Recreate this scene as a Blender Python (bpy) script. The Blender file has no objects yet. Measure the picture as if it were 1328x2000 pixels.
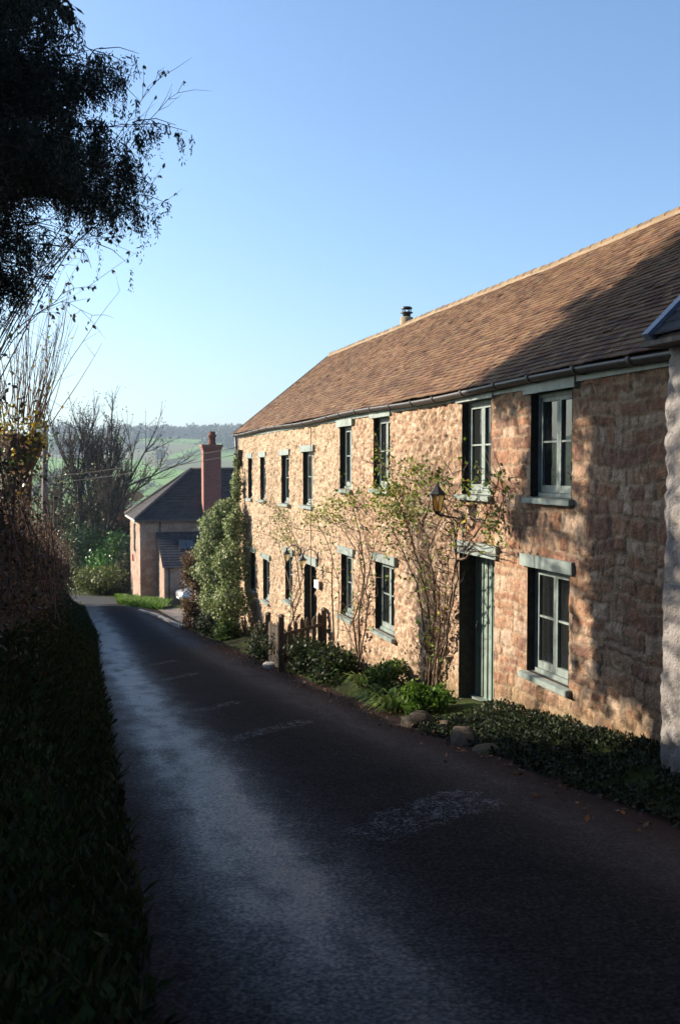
import bpy, math, random
import numpy as np
from mathutils import Vector, Quaternion
random.seed(7); rng = np.random.default_rng(11)
sc = bpy.context.scene
C = sc.collection
R = math.radians

# ------------------------------------------------------------------ camera, sky, sun, exposure
F = 1944.0; HOR = 914.0
PITCH = math.atan((HOR - 1000 + 0) / F)           # looking slightly down the hill
cd = bpy.data.cameras.new("camera"); cam = bpy.data.objects.new("camera", cd); C.objects.link(cam)
cd.sensor_fit = 'VERTICAL'; cd.sensor_height = 36; cd.sensor_width = 24; cd.lens = F / 2000 * 36
cd.clip_start = 0.1; cd.clip_end = 9000
cam.location = (0, 0, 0); cam.rotation_euler = (R(90) + PITCH, 0, 0)
cd.dof.use_dof = True; cd.dof.focus_distance = 12.5; cd.dof.aperture_fstop = 3.5
sc.camera = cam

SUN_AZ, SUN_EL = 70.0, 22.0                        # degrees left of the view, above the horizon
SUN = Vector((-math.sin(R(SUN_AZ)) * math.cos(R(SUN_EL)), math.cos(R(SUN_AZ)) * math.cos(R(SUN_EL)), math.sin(R(SUN_EL))))
w = bpy.data.worlds.new("World"); sc.world = w; w.use_nodes = True
nt = w.node_tree; bg = nt.nodes["Background"]
sky = nt.nodes.new("ShaderNodeTexSky"); sky.sky_type = 'NISHITA'; sky.sun_disc = False
sky.sun_elevation = R(SUN_EL); sky.sun_rotation = R(-SUN_AZ)
sky.air_density = 1.0; sky.dust_density = 1.9; sky.ozone_density = 1.8
tint = nt.nodes.new('ShaderNodeMix'); tint.data_type = 'RGBA'; tint.blend_type = 'MULTIPLY'; tint.inputs[0].default_value = 1.0; tint.inputs[7].default_value = (.78, .955, 1.14, 1)
nt.links.new(sky.outputs[0], tint.inputs[6]); nt.links.new(tint.outputs[2], bg.inputs[0]); bg.inputs[1].default_value = 0.085
sd = bpy.data.lights.new("sun", 'SUN'); sd.energy = 5.0; sd.angle = R(0.5); sd.color = (1.0, 0.86, 0.68)
so = bpy.data.objects.new("sun", sd); C.objects.link(so); so.rotation_euler = SUN.to_track_quat('Z', 'Y').to_euler()
so.location = (-20, 10, 20)
vs = sc.view_settings; vs.view_transform = 'Standard'; vs.look = 'None'; vs.gamma = 1.0; vs.use_curve_mapping = False
vs.exposure = 1.38

# ------------------------------------------------------------------ geometry of the place
WT = np.array([-0.26962, 0.96297, 0.0]); WN = np.array([-0.96297, -0.26962, 0.0]); UP = np.array([0, 0, 1.0])
A0 = np.array([2.978, 9.0, 0.0])                   # near corner of the cottage front

def ray(x, y):
    u = (x - 664) / F; v = (1000 - y) / F
    return np.array([u, math.cos(-PITCH) + v * math.sin(-PITCH), -math.sin(-PITCH) + v * math.cos(-PITCH)])
def at(x, y, Y):                                   # world point seen at a photo pixel, at depth Y
    d = ray(x, y); return d * (Y / d[1])
def onwall(x, y, q=0.0):                           # (s, z) on the plane q metres out from the front wall
    d = ray(x, y); p0 = A0 + WN * q
    k = p0.dot(WN) / d.dot(WN); P = d * k
    return (P - A0).dot(WT), P[2]
def wp(s, q, z): return A0 + WT * s + WN * q + UP * z
def smooth(t): t = np.clip(t, 0, 1); return t * t * (3 - 2 * t)

def vnoise(x, y, seed=0):
    x = np.asarray(x, float); y = np.asarray(y, float)
    xi = np.floor(x).astype(np.int64); yi = np.floor(y).astype(np.int64); fx = x - xi; fy = y - yi
    fx = fx * fx * (3 - 2 * fx); fy = fy * fy * (3 - 2 * fy)
    def h(a, b):
        n = (a * 374761393 + b * 668265263 + seed * 974711) & 0x7fffffff
        n = ((n ^ (n >> 13)) * 1274126177) & 0x7fffffff
        return ((n ^ (n >> 16)) & 0xffff) / 65535.0
    return (h(xi, yi) * (1 - fx) + h(xi + 1, yi) * fx) * (1 - fy) + (h(xi, yi + 1) * (1 - fx) + h(xi + 1, yi + 1) * fx) * fy
def fbm(x, y, seed=0, o=4):
    t = 0; a = .5; x = np.asarray(x, float); y = np.asarray(y, float)
    for i in range(o): t = t + a * vnoise(x, y, seed + i * 17); x = x * 2.03; y = y * 2.03; a *= .5
    return t

TAB = np.array([(0, -1.65), (60, -7.8), (100, -11), (200, -22), (350, -32), (500, -29), (650, -18), (800, -6), (950, 8), (1100, 24), (1250, 37), (1400, 46), (1550, 50), (2000, 49), (6000, 30)])
def zr(Y):
    Y = np.asarray(Y, float); Yc = np.clip(Y, -60, 90)
    return -1.65 - .135 * Yc + .00055 * Yc * Yc
def sq(X, Y):
    dx = X - A0[0]; dy = Y - A0[1]
    return dx * WT[0] + dy * WT[1], dx * WN[0] + dy * WN[1]
def ql(s): return np.interp(s, [-9, 0, 15, 25], [5.15, 4.95, 4.62, 4.32])
def gz(X, Y):
    X = np.asarray(X, float); Y = np.asarray(Y, float)
    s, q = sq(X, Y); L = ql(s)
    right = .2 * (1 - smooth(q / 1.0)) * (1 - smooth((s - 23) / 4))
    left = (1.05 * smooth((q - L) / (1.35 + 1.6 * smooth((3 - s) / 7))) + .12 * np.clip(q - L - 1.5, 0, 12)) * (1 - smooth((s - 43) / 6))
    rough = .06 * (fbm(X * 1.3, Y * 1.3, 5) - .5) * smooth((q - L) / .6)
    loc = zr(Y) + right + left + rough
    D = np.hypot(X, Y)
    far = np.interp(D, TAB[:, 0], TAB[:, 1]) + 9 * (fbm(X / 260, Y / 260, 3, 3) - .45) * smooth((D - 150) / 300)
    far = np.where(Y < 0, loc, far)
    wgt = smooth((D - 58) / 60)
    return loc * (1 - wgt) + far * wgt
def gp(X, Y, dz=0): return np.array([X, Y, float(gz(X, Y)) + dz])
def wg(s, q, dz=0):                                # point on the ground at wall coordinates
    p = wp(s, q, 0); p[2] = float(gz(p[0], p[1])) + dz; return p
def hit(x, y):                                     # ground point seen at a photo pixel
    d = ray(x, y); lo = 1.0
    for k in np.linspace(2, 120, 4000):
        if d[2] * k < gz(d[0] * k, d[1] * k): return d * k
    return d * 60

# ------------------------------------------------------------------ mesh building
class MB:
    def __init__(s): s.v = []; s.f = []; s.c = []; s.n = 0; s.sm = []
    def add(s, V, Fc, col=None, sm=False):
        V = np.asarray(V, float).reshape(-1, 3); b = s.n
        s.v.append(V); s.n += len(V)
        for f in Fc: s.f.append([i + b for i in f]); s.sm.append(sm)
        if col is None: col = (.5, .5, .5)
        col = np.asarray(col, float)
        s.c.append(np.tile(col, (len(V), 1)) if col.ndim == 1 else col)
        return s
    def box(s, o, ax, ay, az, col=None):           # corner o and three edge vectors
        o, ax, ay, az = (np.asarray(k, float) for k in (o, ax, ay, az))
        V = [o, o + ax, o + ax + ay, o + ay, o + az, o + ax + az, o + ax + ay + az, o + ay + az]
        Fc = [(0, 3, 2, 1), (4, 5, 6, 7), (0, 1, 5, 4), (1, 2, 6, 5), (2, 3, 7, 6), (3, 0, 4, 7)]
        if np.dot(np.cross(ax, ay), az) < 0: Fc = [f[::-1] for f in Fc]
        return s.add(V, Fc, col)
    def wbox(s, s0, s1, q0, q1, z0, z1, col=None):
        return s.box(wp(s0, q0, z0), WT * (s1 - s0), WN * (q1 - q0), UP * (z1 - z0), col)
    def tube(s, P, r, n=6, col=None, cap=True, sm=True):
        P = np.asarray(P, float); m = len(P); r = np.broadcast_to(np.asarray(r, float), (m,))
        T = np.gradient(P, axis=0); T /= np.linalg.norm(T, axis=1, keepdims=True) + 1e-9
        a = np.array([0, 0, 1.0]) if abs(T[0][2]) < .9 else np.array([1.0, 0, 0])
        U = np.cross(T, a); U /= np.linalg.norm(U, axis=1, keepdims=True) + 1e-9
        W = np.cross(T, U); th = np.arange(n) * 2 * math.pi / n
        V = P[:, None, :] + r[:, None, None] * (np.cos(th)[None, :, None] * U[:, None, :] + np.sin(th)[None, :, None] * W[:, None, :])
        Fc = [(i * n + j, i * n + (j + 1) % n, (i + 1) * n + (j + 1) % n, (i + 1) * n + j) for i in range(m - 1) for j in range(n)]
        if cap and n > 2: Fc += [tuple(range(n))[::-1], tuple((m - 1) * n + j for j in range(n))]
        return s.add(V, Fc, col, sm)
    def lathe(s, o, prof, n=16, col=None, sm=True, axis=UP):
        z = np.asarray(axis, float); z = z / np.linalg.norm(z); a = np.array([1.0, 0, 0]) if abs(z[0]) < .9 else np.array([0, 1.0, 0])
        U = np.cross(z, a); U /= np.linalg.norm(U); W = np.cross(z, U); V = []
        for r_, h in prof:
            for j in range(n): t = j * 2 * math.pi / n; V.append(np.asarray(o) + z * h + r_ * (math.cos(t) * U + math.sin(t) * W))
        m = len(prof)
        Fc = [(i * n + j, i * n + (j + 1) % n, (i + 1) * n + (j + 1) % n, (i + 1) * n + j) for i in range(m - 1) for j in range(n)]
        return s.add(V, Fc, col, sm)
    def quads(s, Q, col):                           # Q: N x 4 x 3, col: N x 3
        N = len(Q)
        if N == 0: return s
        b = s.n; s.v.append(Q.reshape(-1, 3)); s.n += 4 * N
        s.f += (np.arange(4 * N).reshape(N, 4) + b).tolist(); s.sm += [False] * N
        s.c.append(np.repeat(np.asarray(col, float), 4, axis=0)); return s
    def build(s, name, mat, parent=None):
        me = bpy.data.meshes.new(name)
        me.from_pydata(np.concatenate(s.v).tolist(), [], s.f)
        at_ = me.attributes.new("Col", 'FLOAT_COLOR', 'POINT')
        c = np.concatenate(s.c); c = np.hstack([c, np.ones((len(c), 1))])
        at_.data.foreach_set("color", c.astype(np.float32).ravel())
        me.polygons.foreach_set("use_smooth", s.sm)
        me.materials.append(mat); me.update()
        o = bpy.data.objects.new(name, me); C.objects.link(o)
        if parent is not None: o.parent = parent; o.matrix_parent_inverse = parent.matrix_basis.inverted()
        return o
def tag(o, label, cat, group=None):
    o["label"] = label; o["category"] = cat
    if group: o["group"] = group
    return o
def thing(name, loc, label, cat, group=None):
    o = bpy.data.objects.new(name, None); C.objects.link(o); o.empty_display_size = .2
    o.location = [float(k) for k in loc]; o.matrix_basis  # location is the thing's base
    bpy.context.view_layer.update()
    return tag(o, label, cat, group)
def struct(o): o["kind"] = "structure"; return o
def stuff(o): o["kind"] = "stuff"; return o
def copy_thing(root, loc, rz=0, label=None, scale=None):
    r = root.copy(); C.objects.link(r); r.location = [float(k) for k in loc]; r.rotation_euler = (0, 0, rz)
    if scale: r.scale = (scale,) * 3
    if label: r["label"] = label
    for ch in list(root.children):
        c = ch.copy(); C.objects.link(c); c.parent = r
        for g in list(ch.children):
            d = g.copy(); C.objects.link(d); d.parent = c
    return r

def leafq(P, size, col, up=0.0, ratio=.55, droop=None, nrm=None):
    """leaf-shaped quads at points P (N x 3); size scalar or N; col N x 3"""
    N = len(P); size = np.broadcast_to(np.asarray(size, float), (N,))[:, None]
    a = rng.normal(size=(N, 3)); a[:, 2] += up
    if droop is not None: a = a * .45 + np.asarray(droop)
    a /= np.linalg.norm(a, axis=1, keepdims=True)
    b = rng.normal(size=(N, 3))
    if nrm is not None:
        nn = np.asarray(nrm, float) + rng.normal(size=(N, 3)) * .55
        b = np.cross(nn, a)
    b -= (b * a).sum(1, keepdims=True) * a; b /= np.linalg.norm(b, axis=1, keepdims=True) + 1e-9
    Q = np.stack([P, P + a * size * .5 + b * size * ratio * .5, P + a * size, P + a * size * .5 - b * size * ratio * .5], axis=1)
    return Q
def cols(N, pal, jit=.15):
    pal = np.asarray(pal, float); c = pal[rng.integers(0, len(pal), N)]
    return np.clip(c * (1 + rng.normal(size=(N, 1)) * jit), .004, .95)

# ------------------------------------------------------------------ materials
def newmat(name):
    m = bpy.data.materials.new(name); m.use_nodes = True
    n = m.node_tree.nodes; return m, m.node_tree, n["Principled BSDF"], n["Material Output"]
def node(t, k, **kw):
    n = t.nodes.new(k)
    for a, b in kw.items(): setattr(n, a, b)
    return n
def noise_tex(t, scale, detail=6, rough=.6, coord='Object', dist=0):
    tc = node(t, "ShaderNodeTexCoord"); nz = node(t, "ShaderNodeTexNoise")
    nz.inputs["Scale"].default_value = scale; nz.inputs["Detail"].default_value = detail; nz.inputs["Roughness"].default_value = rough
    nz.inputs["Distortion"].default_value = dist
    t.links.new(tc.outputs[coord], nz.inputs["Vector"]); return nz
def ramp(t, src, stops):
    r = node(t, "ShaderNodeValToRGB"); e = r.color_ramp.elements
    e[0].position, e[0].color = stops[0][0], (*stops[0][1], 1); e[1].position, e[1].color = stops[-1][0], (*stops[-1][1], 1)
    for p, c in stops[1:-1]: k = e.new(p); k.color = (*c, 1)
    t.links.new(src, r.inputs[0]); return r
def mix(t, a, b, fac, mode='MIX'):
    m = node(t, "ShaderNodeMix", data_type='RGBA', blend_type=mode)
    for sck, val in ((m.inputs[6], a), (m.inputs[7], b), (m.inputs[0], fac)):
        if hasattr(val, "type") and not isinstance(val, (tuple, float)): t.links.new(val, sck)
        else: sck.default_value = (*val, 1) if isinstance(val, tuple) else val
    return m.outputs[2]
def bump(t, p, src, strength, dist=.02):
    b = node(t, "ShaderNodeBump"); b.inputs["Strength"].default_value = strength; b.inputs["Distance"].default_value = dist
    t.links.new(src, b.inputs["Height"]); t.links.new(b.outputs[0], p.inputs["Normal"]); return b
def colmat(name, rough=.9, scale=30, amt=.5, bmp=.4, bscale=60, bdist=.01, spec=.3):
    """mesh colours times procedural mottling, with bump"""
    m, t, p, o = newmat(name); at_ = node(t, "ShaderNodeAttribute", attribute_name="Col")
    nz = noise_tex(t, scale); g = ramp(t, nz.outputs[0], [(.25, (1 - amt,) * 3), (.75, (1 + amt * .6,) * 3)])
    t.links.new(mix(t, at_.outputs[0], g.outputs[0], 1.0, 'MULTIPLY'), p.inputs["Base Color"])
    n2 = noise_tex(t, bscale, 8, .7); bump(t, p, n2.outputs[0], bmp, bdist)
    p.inputs["Roughness"].default_value = rough; p.inputs["Specular IOR Level"].default_value = spec
    return m
def leafmat(name, trans=.35, rough=.5, spec=.16):
    m, t, p, o = newmat(name); at_ = node(t, "ShaderNodeAttribute", attribute_name="Col")
    nz = noise_tex(t, 4, 3); g = ramp(t, nz.outputs[0], [(.3, (.7,) * 3), (.7, (1.25,) * 3)])
    cc = mix(t, at_.outputs[0], g.outputs[0], 1.0, 'MULTIPLY')
    t.links.new(cc, p.inputs["Base Color"]); p.inputs["Roughness"].default_value = rough; p.inputs["Specular IOR Level"].default_value = spec
    tr = node(t, "ShaderNodeBsdfTranslucent"); t.links.new(cc, tr.inputs[0]); ms = node(t, "ShaderNodeMixShader"); ms.inputs[0].default_value = trans
    t.links.new(p.outputs[0], ms.inputs[1]); t.links.new(tr.outputs[0], ms.inputs[2]); t.links.new(ms.outputs[0], o.inputs[0]); return m
def plain(name, c, rough=.6, metal=0, amt=.25, scale=12, bmp=.15, spec=.5):
    m, t, p, o = newmat(name); nz = noise_tex(t, scale, 8, .7)
    g = ramp(t, nz.outputs[0], [(.3, tuple(k * (1 - amt) for k in c)), (.7, tuple(min(1, k * (1 + amt * .5)) for k in c))])
    t.links.new(g.outputs[0], p.inputs["Base Color"]); p.inputs["Roughness"].default_value = rough; p.inputs["Metallic"].default_value = metal
    p.inputs["Specular IOR Level"].default_value = spec
    if bmp: n2 = noise_tex(t, scale * 8, 6, .7); bump(t, p, n2.outputs[0], bmp, .005)
    return m
M = {}
M['stone'] = colmat('stone', .92, 14, .5, .9, 38, .04, .12)
M['white_render'] = colmat('white_render', .9, 6, .3, .9, 30, .05, .15)
M['tile'] = colmat('roof_tile', .85, 3, .3, .6, 40, .01, .2)
M['slate'] = colmat('slate', .85, 5, .3, .3, 30, .006, .15)
M['bark'] = colmat('bark', .9, 20, .5, .8, 50, .02, .2)
M['leaf'] = leafmat('leaf'); M['gloss_leaf'] = leafmat('gloss_leaf', .2, .4, .3); M['dry_leaf'] = leafmat('dry_leaf', .3, .55, .3)
M['matt_leaf'] = leafmat('matt_leaf', .2, .9, .03); M['needle'] = leafmat('needle', .08, .6, .2)
M['rock'] = colmat('rock', .92, 8, .5, .8, 30, .03, .2)
M['wood'] = colmat('weathered_wood', .8, 14, .5, .5, 90, .004, .3)
M['lead'] = plain('lead', (.16, .18, .22), .38, 0, .3, 6, .2)
M['iron'] = plain('black_iron', (.018, .018, .02), .45, 0, .2, 20, .1)
M['gutter'] = plain('gutter_metal', (.045, .04, .042), .5, 0, .35, 5, .1)
M['plastic'] = plain('pale_plastic', (.6, .62, .64), .4, 0, .05, 5, 0)
M['brick'] = None
def paint(name, c, streak=.35):
    m, t, p, o = newmat(name); nz = noise_tex(t, 5, 8, .7); g = ramp(t, nz.outputs[0], [(.35, tuple(k * (1 - streak) for k in c)), (.6, c)])
    tc = node(t, "ShaderNodeTexCoord"); mp = node(t, "ShaderNodeMapping"); mp.inputs["Scale"].default_value = (12, 12, 140)
    n3 = node(t, "ShaderNodeTexNoise"); n3.inputs["Scale"].default_value = 1.0; n3.inputs["Detail"].default_value = 4
    t.links.new(tc.outputs["Object"], mp.inputs[0]); t.links.new(mp.outputs[0], n3.inputs["Vector"])
    t.links.new(g.outputs[0], p.inputs["Base Color"]); p.inputs["Roughness"].default_value = .5; p.inputs["Specular IOR Level"].default_value = .35
    bump(t, p, n3.outputs[0], .25, .004); return m
M['paint'] = paint('sage_paint', (.22, .268, .255), .45); M['doorpaint'] = paint('door_paint', (.19, .25, .225))
m, t, p, o = newmat('window_glass'); p.inputs["Base Color"].default_value = (.012, .014, .015, 1); p.inputs["Roughness"].default_value = .02
p.inputs["Specular IOR Level"].default_value = .75; nz = noise_tex(t, 5, 1); bump(t, p, nz.outputs[0], .06, .02); M['glass'] = m
m, t, p, o = newmat('lamp_glass'); p.inputs["Base Color"].default_value = (1.0, .62, .16, 1); p.inputs["Roughness"].default_value = .3; p.inputs["Transmission Weight"].default_value = .55; M['amber'] = m
m, t, p, o = newmat('clear_lamp_glass'); p.inputs["Base Color"].default_value = (.9, .8, .5, 1); p.inputs["Roughness"].default_value = .25; p.inputs["Transmission Weight"].default_value = .7; M['lampclear'] = m
# brick
m, t, p, o = newmat('red_brick'); tc = node(t, "ShaderNodeTexCoord"); mp = node(t, "ShaderNodeMapping"); br = node(t, "ShaderNodeTexBrick")
mp.inputs["Rotation"].default_value = (R(90), 0, 0)
br.inputs["Color1"].default_value = (.27, .075, .05, 1); br.inputs["Color2"].default_value = (.17, .05, .04, 1); br.inputs["Mortar"].default_value = (.3, .22, .18, 1)
br.inputs["Scale"].default_value = 4.4; br.inputs["Mortar Size"].default_value = .02
t.links.new(tc.outputs["Object"], mp.inputs[0]); t.links.new(mp.outputs[0], br.inputs[0])
t.links.new(br.outputs[0], p.inputs["Base Color"]); p.inputs["Roughness"].default_value = .9; M['brick'] = m
# ground: near earth and grass, far fields in patches
m, t, p, o = newmat('ground'); tc = node(t, "ShaderNodeTexCoord")
n1 = noise_tex(t, .9, 8, .65); near = ramp(t, n1.outputs[0], [(.35, (.018, .016, .010)), (.5, (.03, .04, .012)), (.7, (.05, .075, .018))])
vo = node(t, "ShaderNodeTexVoronoi"); vo.inputs["Scale"].default_value = .0062; vo.inputs["Randomness"].default_value = .85
t.links.new(tc.outputs["Object"], vo.inputs["Vector"])
sep = node(t, "ShaderNodeSeparateColor"); t.links.new(vo.outputs["Color"], sep.inputs[0])
fld = ramp(t, sep.outputs[0], [(.0, (.11, .22, .04)), (.3, (.15, .28, .05)), (.55, (.12, .24, .045)), (.75, (.13, .12, .06)), (1, (.17, .30, .06))])
n2 = noise_tex(t, .05, 8, .6); fm = ramp(t, n2.outputs[0], [(.3, (.75,) * 3), (.7, (1.15,) * 3)])
far = mix(t, fld.outputs[0], fm.outputs[0], 1.0, 'MULTIPLY')
vl = node(t, "ShaderNodeVectorMath", operation='LENGTH'); t.links.new(tc.outputs["Object"], vl.inputs[0])
mr = node(t, "ShaderNodeMapRange"); mr.inputs[1].default_value = 60; mr.inputs[2].default_value = 140; t.links.new(vl.outputs["Value"], mr.inputs[0])
t.links.new(mix(t, near.outputs[0], far, mr.outputs[0]), p.inputs["Base Color"]); p.inputs["Roughness"].default_value = .95; p.inputs["Specular IOR Level"].default_value = .1
nb = noise_tex(t, 6, 8, .7); bump(t, p, nb.outputs[0], .8, .06); M['ground'] = m
# road: Col.r polish of the wheel tracks, Col.g pale speckled bars, Col.b silt
m, t, p, o = newmat('asphalt'); at_ = node(t, "ShaderNodeAttribute", attribute_name="Col"); sp = node(t, "ShaderNodeSeparateColor"); t.links.new(at_.outputs[0], sp.inputs[0])
na = noise_tex(t, 1.1, 9, .72); nf = noise_tex(t, 42, 4, .75); nm = noise_tex(t, 9, 6, .7)
base = ramp(t, na.outputs[0], [(.3, (.007, .0062, .0066)), (.7, (.018, .0152, .015))])
spk = ramp(t, nf.outputs[0], [(.36, (.3,) * 3), (.64, (2.0,) * 3)]); b1 = mix(t, base.outputs[0], spk.outputs[0], 1.0, 'MULTIPLY')
b2 = mix(t, b1, (.042, .024, .018), sp.outputs[2])
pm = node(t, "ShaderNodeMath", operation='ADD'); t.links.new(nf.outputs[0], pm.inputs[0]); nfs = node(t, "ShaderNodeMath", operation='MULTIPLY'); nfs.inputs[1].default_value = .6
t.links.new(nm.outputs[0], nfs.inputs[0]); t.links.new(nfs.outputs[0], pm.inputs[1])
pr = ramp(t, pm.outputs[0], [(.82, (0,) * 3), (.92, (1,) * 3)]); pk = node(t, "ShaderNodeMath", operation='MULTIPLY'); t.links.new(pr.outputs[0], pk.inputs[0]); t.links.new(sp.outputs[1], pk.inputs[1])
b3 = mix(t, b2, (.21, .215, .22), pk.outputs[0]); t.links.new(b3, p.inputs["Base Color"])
r0 = node(t, "ShaderNodeMapRange"); r0.inputs[3].default_value = .86; r0.inputs[4].default_value = .27; t.links.new(sp.outputs[0], r0.inputs[0])
si = node(t, 'ShaderNodeMapRange'); si.inputs[3].default_value = .09; si.inputs[4].default_value = 1.0; t.links.new(sp.outputs[0], si.inputs[0]); t.links.new(si.outputs[0], p.inputs['Specular IOR Level'])
rn = node(t, "ShaderNodeMapRange"); rn.inputs[1].default_value = .3; rn.inputs[2].default_value = .7; rn.inputs[3].default_value = -.10; rn.inputs[4].default_value = .12; t.links.new(nm.outputs[0], rn.inputs[0])
ra = node(t, "ShaderNodeMath", operation='ADD'); t.links.new(r0.outputs[0], ra.inputs[0]); t.links.new(rn.outputs[0], ra.inputs[1]); rf = node(t, 'ShaderNodeMapRange'); rf.inputs[1].default_value = .35; rf.inputs[2].default_value = .65; rf.inputs[3].default_value = .38; rf.inputs[4].default_value = -.18; t.links.new(nf.outputs[0], rf.inputs[0]); rg = node(t, 'ShaderNodeMath', operation='ADD'); t.links.new(ra.outputs[0], rg.inputs[0]); t.links.new(rf.outputs[0], rg.inputs[1]); t.links.new(rg.outputs[0], p.inputs['Roughness'])
wv = node(t, 'ShaderNodeTexWave'); wv.bands_direction = 'Y'; wv.inputs['Scale'].default_value = 2.6; wv.inputs['Distortion'].default_value = 5; wv.inputs['Detail'].default_value = 3; tw2 = node(t, 'ShaderNodeTexCoord'); t.links.new(tw2.outputs['Object'], wv.inputs['Vector'])
wm = node(t, 'ShaderNodeMath', operation='MULTIPLY_ADD'); wm.inputs[1].default_value = .07; t.links.new(wv.outputs[0], wm.inputs[0]); t.links.new(nm.outputs[0], wm.inputs[2])
hb = node(t, "ShaderNodeMath", operation='ADD'); t.links.new(nf.outputs[0], hb.inputs[0]); t.links.new(wm.outputs[0], hb.inputs[1])
bump(t, p, hb.outputs[0], .55, .016); p.inputs['Specular Tint'].default_value = (.55, .78, 1, 1); M['road'] = m  # blue of the sky sheen is put into the specular tint
m, t, p, o = newmat('drive_paving'); nz = noise_tex(t, 2, 8); g = ramp(t, nz.outputs[0], [(.3, (.10, .075, .06)), (.7, (.20, .155, .125))]); t.links.new(g.outputs[0], p.inputs["Base Color"]); p.inputs["Roughness"].default_value = .9
nb = noise_tex(t, 25, 6); bump(t, p, nb.outputs[0], .6, .02); M['drive'] = m

# ------------------------------------------------------------------ ground, road, drive
def axis(lo, hi, step, far_lo, far_hi, g=1.13):
    a = list(np.arange(lo, hi + 1e-6, step)); d = step; x = hi
    while x < far_hi: d *= g; x += d; a.append(x)
    d = step; x = lo
    while x > far_lo: d *= g; x -= d; a.insert(0, x)
    return np.array(a)
xs = axis(-19, 7, .28, -5200, 5200); ys = axis(-3, 62, .28, -300, 5600, 1.09)
GX, GY = np.meshgrid(xs, ys); GZ = gz(GX, GY)
_s, _q = sq(GX, GY); inroad = (_q > .95) & (_q < ql(_s) + .15) & (_s < 46); GZ = np.where(inroad, GZ - .05, GZ)
nx, ny = len(xs), len(ys); I = np.arange(nx * ny).reshape(ny, nx)
b = MB(); b.v = [np.stack([GX, GY, GZ], -1).reshape(-1, 3)]; b.n = nx * ny; b.c = [np.full((nx * ny, 3), .1)]
b.f = np.stack([I[:-1, :-1], I[:-1, 1:], I[1:, 1:], I[1:, :-1]], -1).reshape(-1, 4).tolist(); b.sm = [True] * len(b.f)
struct(b.build('ground', M['ground']))

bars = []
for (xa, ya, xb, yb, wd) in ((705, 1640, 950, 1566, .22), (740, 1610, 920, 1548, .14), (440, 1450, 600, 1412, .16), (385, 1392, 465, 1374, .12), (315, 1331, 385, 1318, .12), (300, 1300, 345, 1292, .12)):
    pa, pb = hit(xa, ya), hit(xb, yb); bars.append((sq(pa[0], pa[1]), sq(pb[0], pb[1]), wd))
rs = np.concatenate([np.arange(-16, 46, .12)]); nr = 60
V = []; K = []
for s_ in rs:
    L = float(ql(s_)); wob = .10 * (vnoise(s_ * .9, 0, 4) - .5)
    for j in range(nr + 1):
        f = j / nr; q = .98 + (L - .98) * f
        q += (-.14 * (vnoise(s_ * 1.7, 3, 8)) * (1 - smooth(f * 6)) + wob * smooth((f - .85) * 7))
        P = wp(s_, q, 0); z = float(zr(P[1])) + .03 * math.sin(math.pi * f) - .012 * math.exp(-((q - 3.6) / .5) ** 2)
        V.append((P[0], P[1], z))
        n_ = .45 + .55 * float(vnoise(s_ * .8, q * 5, 9)) + .55 * float(vnoise(s_ * 3.1, q * 7, 19))
        tr = math.exp(-((q - (4.12 - .2 * float(smooth((s_ - 12) / 12)))) / .46) ** 2) * n_ * float(.35 + .65 * smooth((s_ + 6.5) / 5)) + .22 * math.exp(-((q - 1.75) / .4) ** 2) * n_  # track polish, also thinned towards the viewer to darken the sheen there
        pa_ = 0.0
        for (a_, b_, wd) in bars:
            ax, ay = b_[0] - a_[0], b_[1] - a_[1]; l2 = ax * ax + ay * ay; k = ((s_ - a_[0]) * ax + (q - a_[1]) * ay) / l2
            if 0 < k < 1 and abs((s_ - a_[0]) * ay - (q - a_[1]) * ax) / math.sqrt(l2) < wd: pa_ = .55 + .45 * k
        silt = float(smooth((2.7 - q) / 1.5)) * .9 + .5 * float(smooth((q - L + .45) / .5))
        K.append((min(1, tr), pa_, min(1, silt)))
I = np.arange(len(V)).reshape(len(rs), nr + 1)
Fr = np.stack([I[:-1, :-1], I[:-1, 1:], I[1:, 1:], I[1:, :-1]], -1).reshape(-1, 4)[:, ::-1].tolist()
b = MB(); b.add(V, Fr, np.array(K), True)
# the lane swings left out of sight past the hedge
V = []; K = []; c0 = wp(45.88, 0, 0); L = 4.2; Rr = 11.0; cen = wp(45.88, L + Rr, 0)
for k in range(26):
    a = k / 25 * R(85)
    for j in range(13):
        rr = Rr + (L - .98) * (1 - j / 12); q = L + Rr - rr
        P = cen + (-WN * math.cos(a) + WT * math.sin(a)) * rr
        V.append((P[0], P[1], max(float(zr(P[1])), float(gz(P[0], P[1]))) + .02)); K.append((.5, 0, .2))
I = np.arange(len(V)).reshape(26, 13)
b.add(V, np.stack([I[:-1, :-1], I[:-1, 1:], I[1:, 1:], I[1:, :-1]], -1).reshape(-1, 4).tolist(), np.array(K), True)
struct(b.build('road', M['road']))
def sheet(name, quad, mat, n=16, dz=.03):
    b = MB(); q = [np.array(k) for k in quad]; V = []
    for i in range(n + 1):
        for j in range(n + 1):
            u, v = i / n, j / n; P = (q[0] * (1 - u) + q[1] * u) * (1 - v) + (q[3] * (1 - u) + q[2] * u) * v
            V.append((P[0], P[1], float(gz(P[0], P[1])) + dz))
    I = np.arange(len(V)).reshape(n + 1, n + 1)
    b.add(V, np.stack([I[:-1, :-1], I[1:, :-1], I[1:, 1:], I[:-1, 1:]], -1).reshape(-1, 4).tolist(), (.2, .16, .13), True)
    return struct(b.build(name, mat))
sheet('driveway', [wp(27.5, .9, 0), wp(40.5, .9, 0), wp(43, -12, 0), wp(27.5, -12, 0)], M['drive'], 24, .05)

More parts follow.
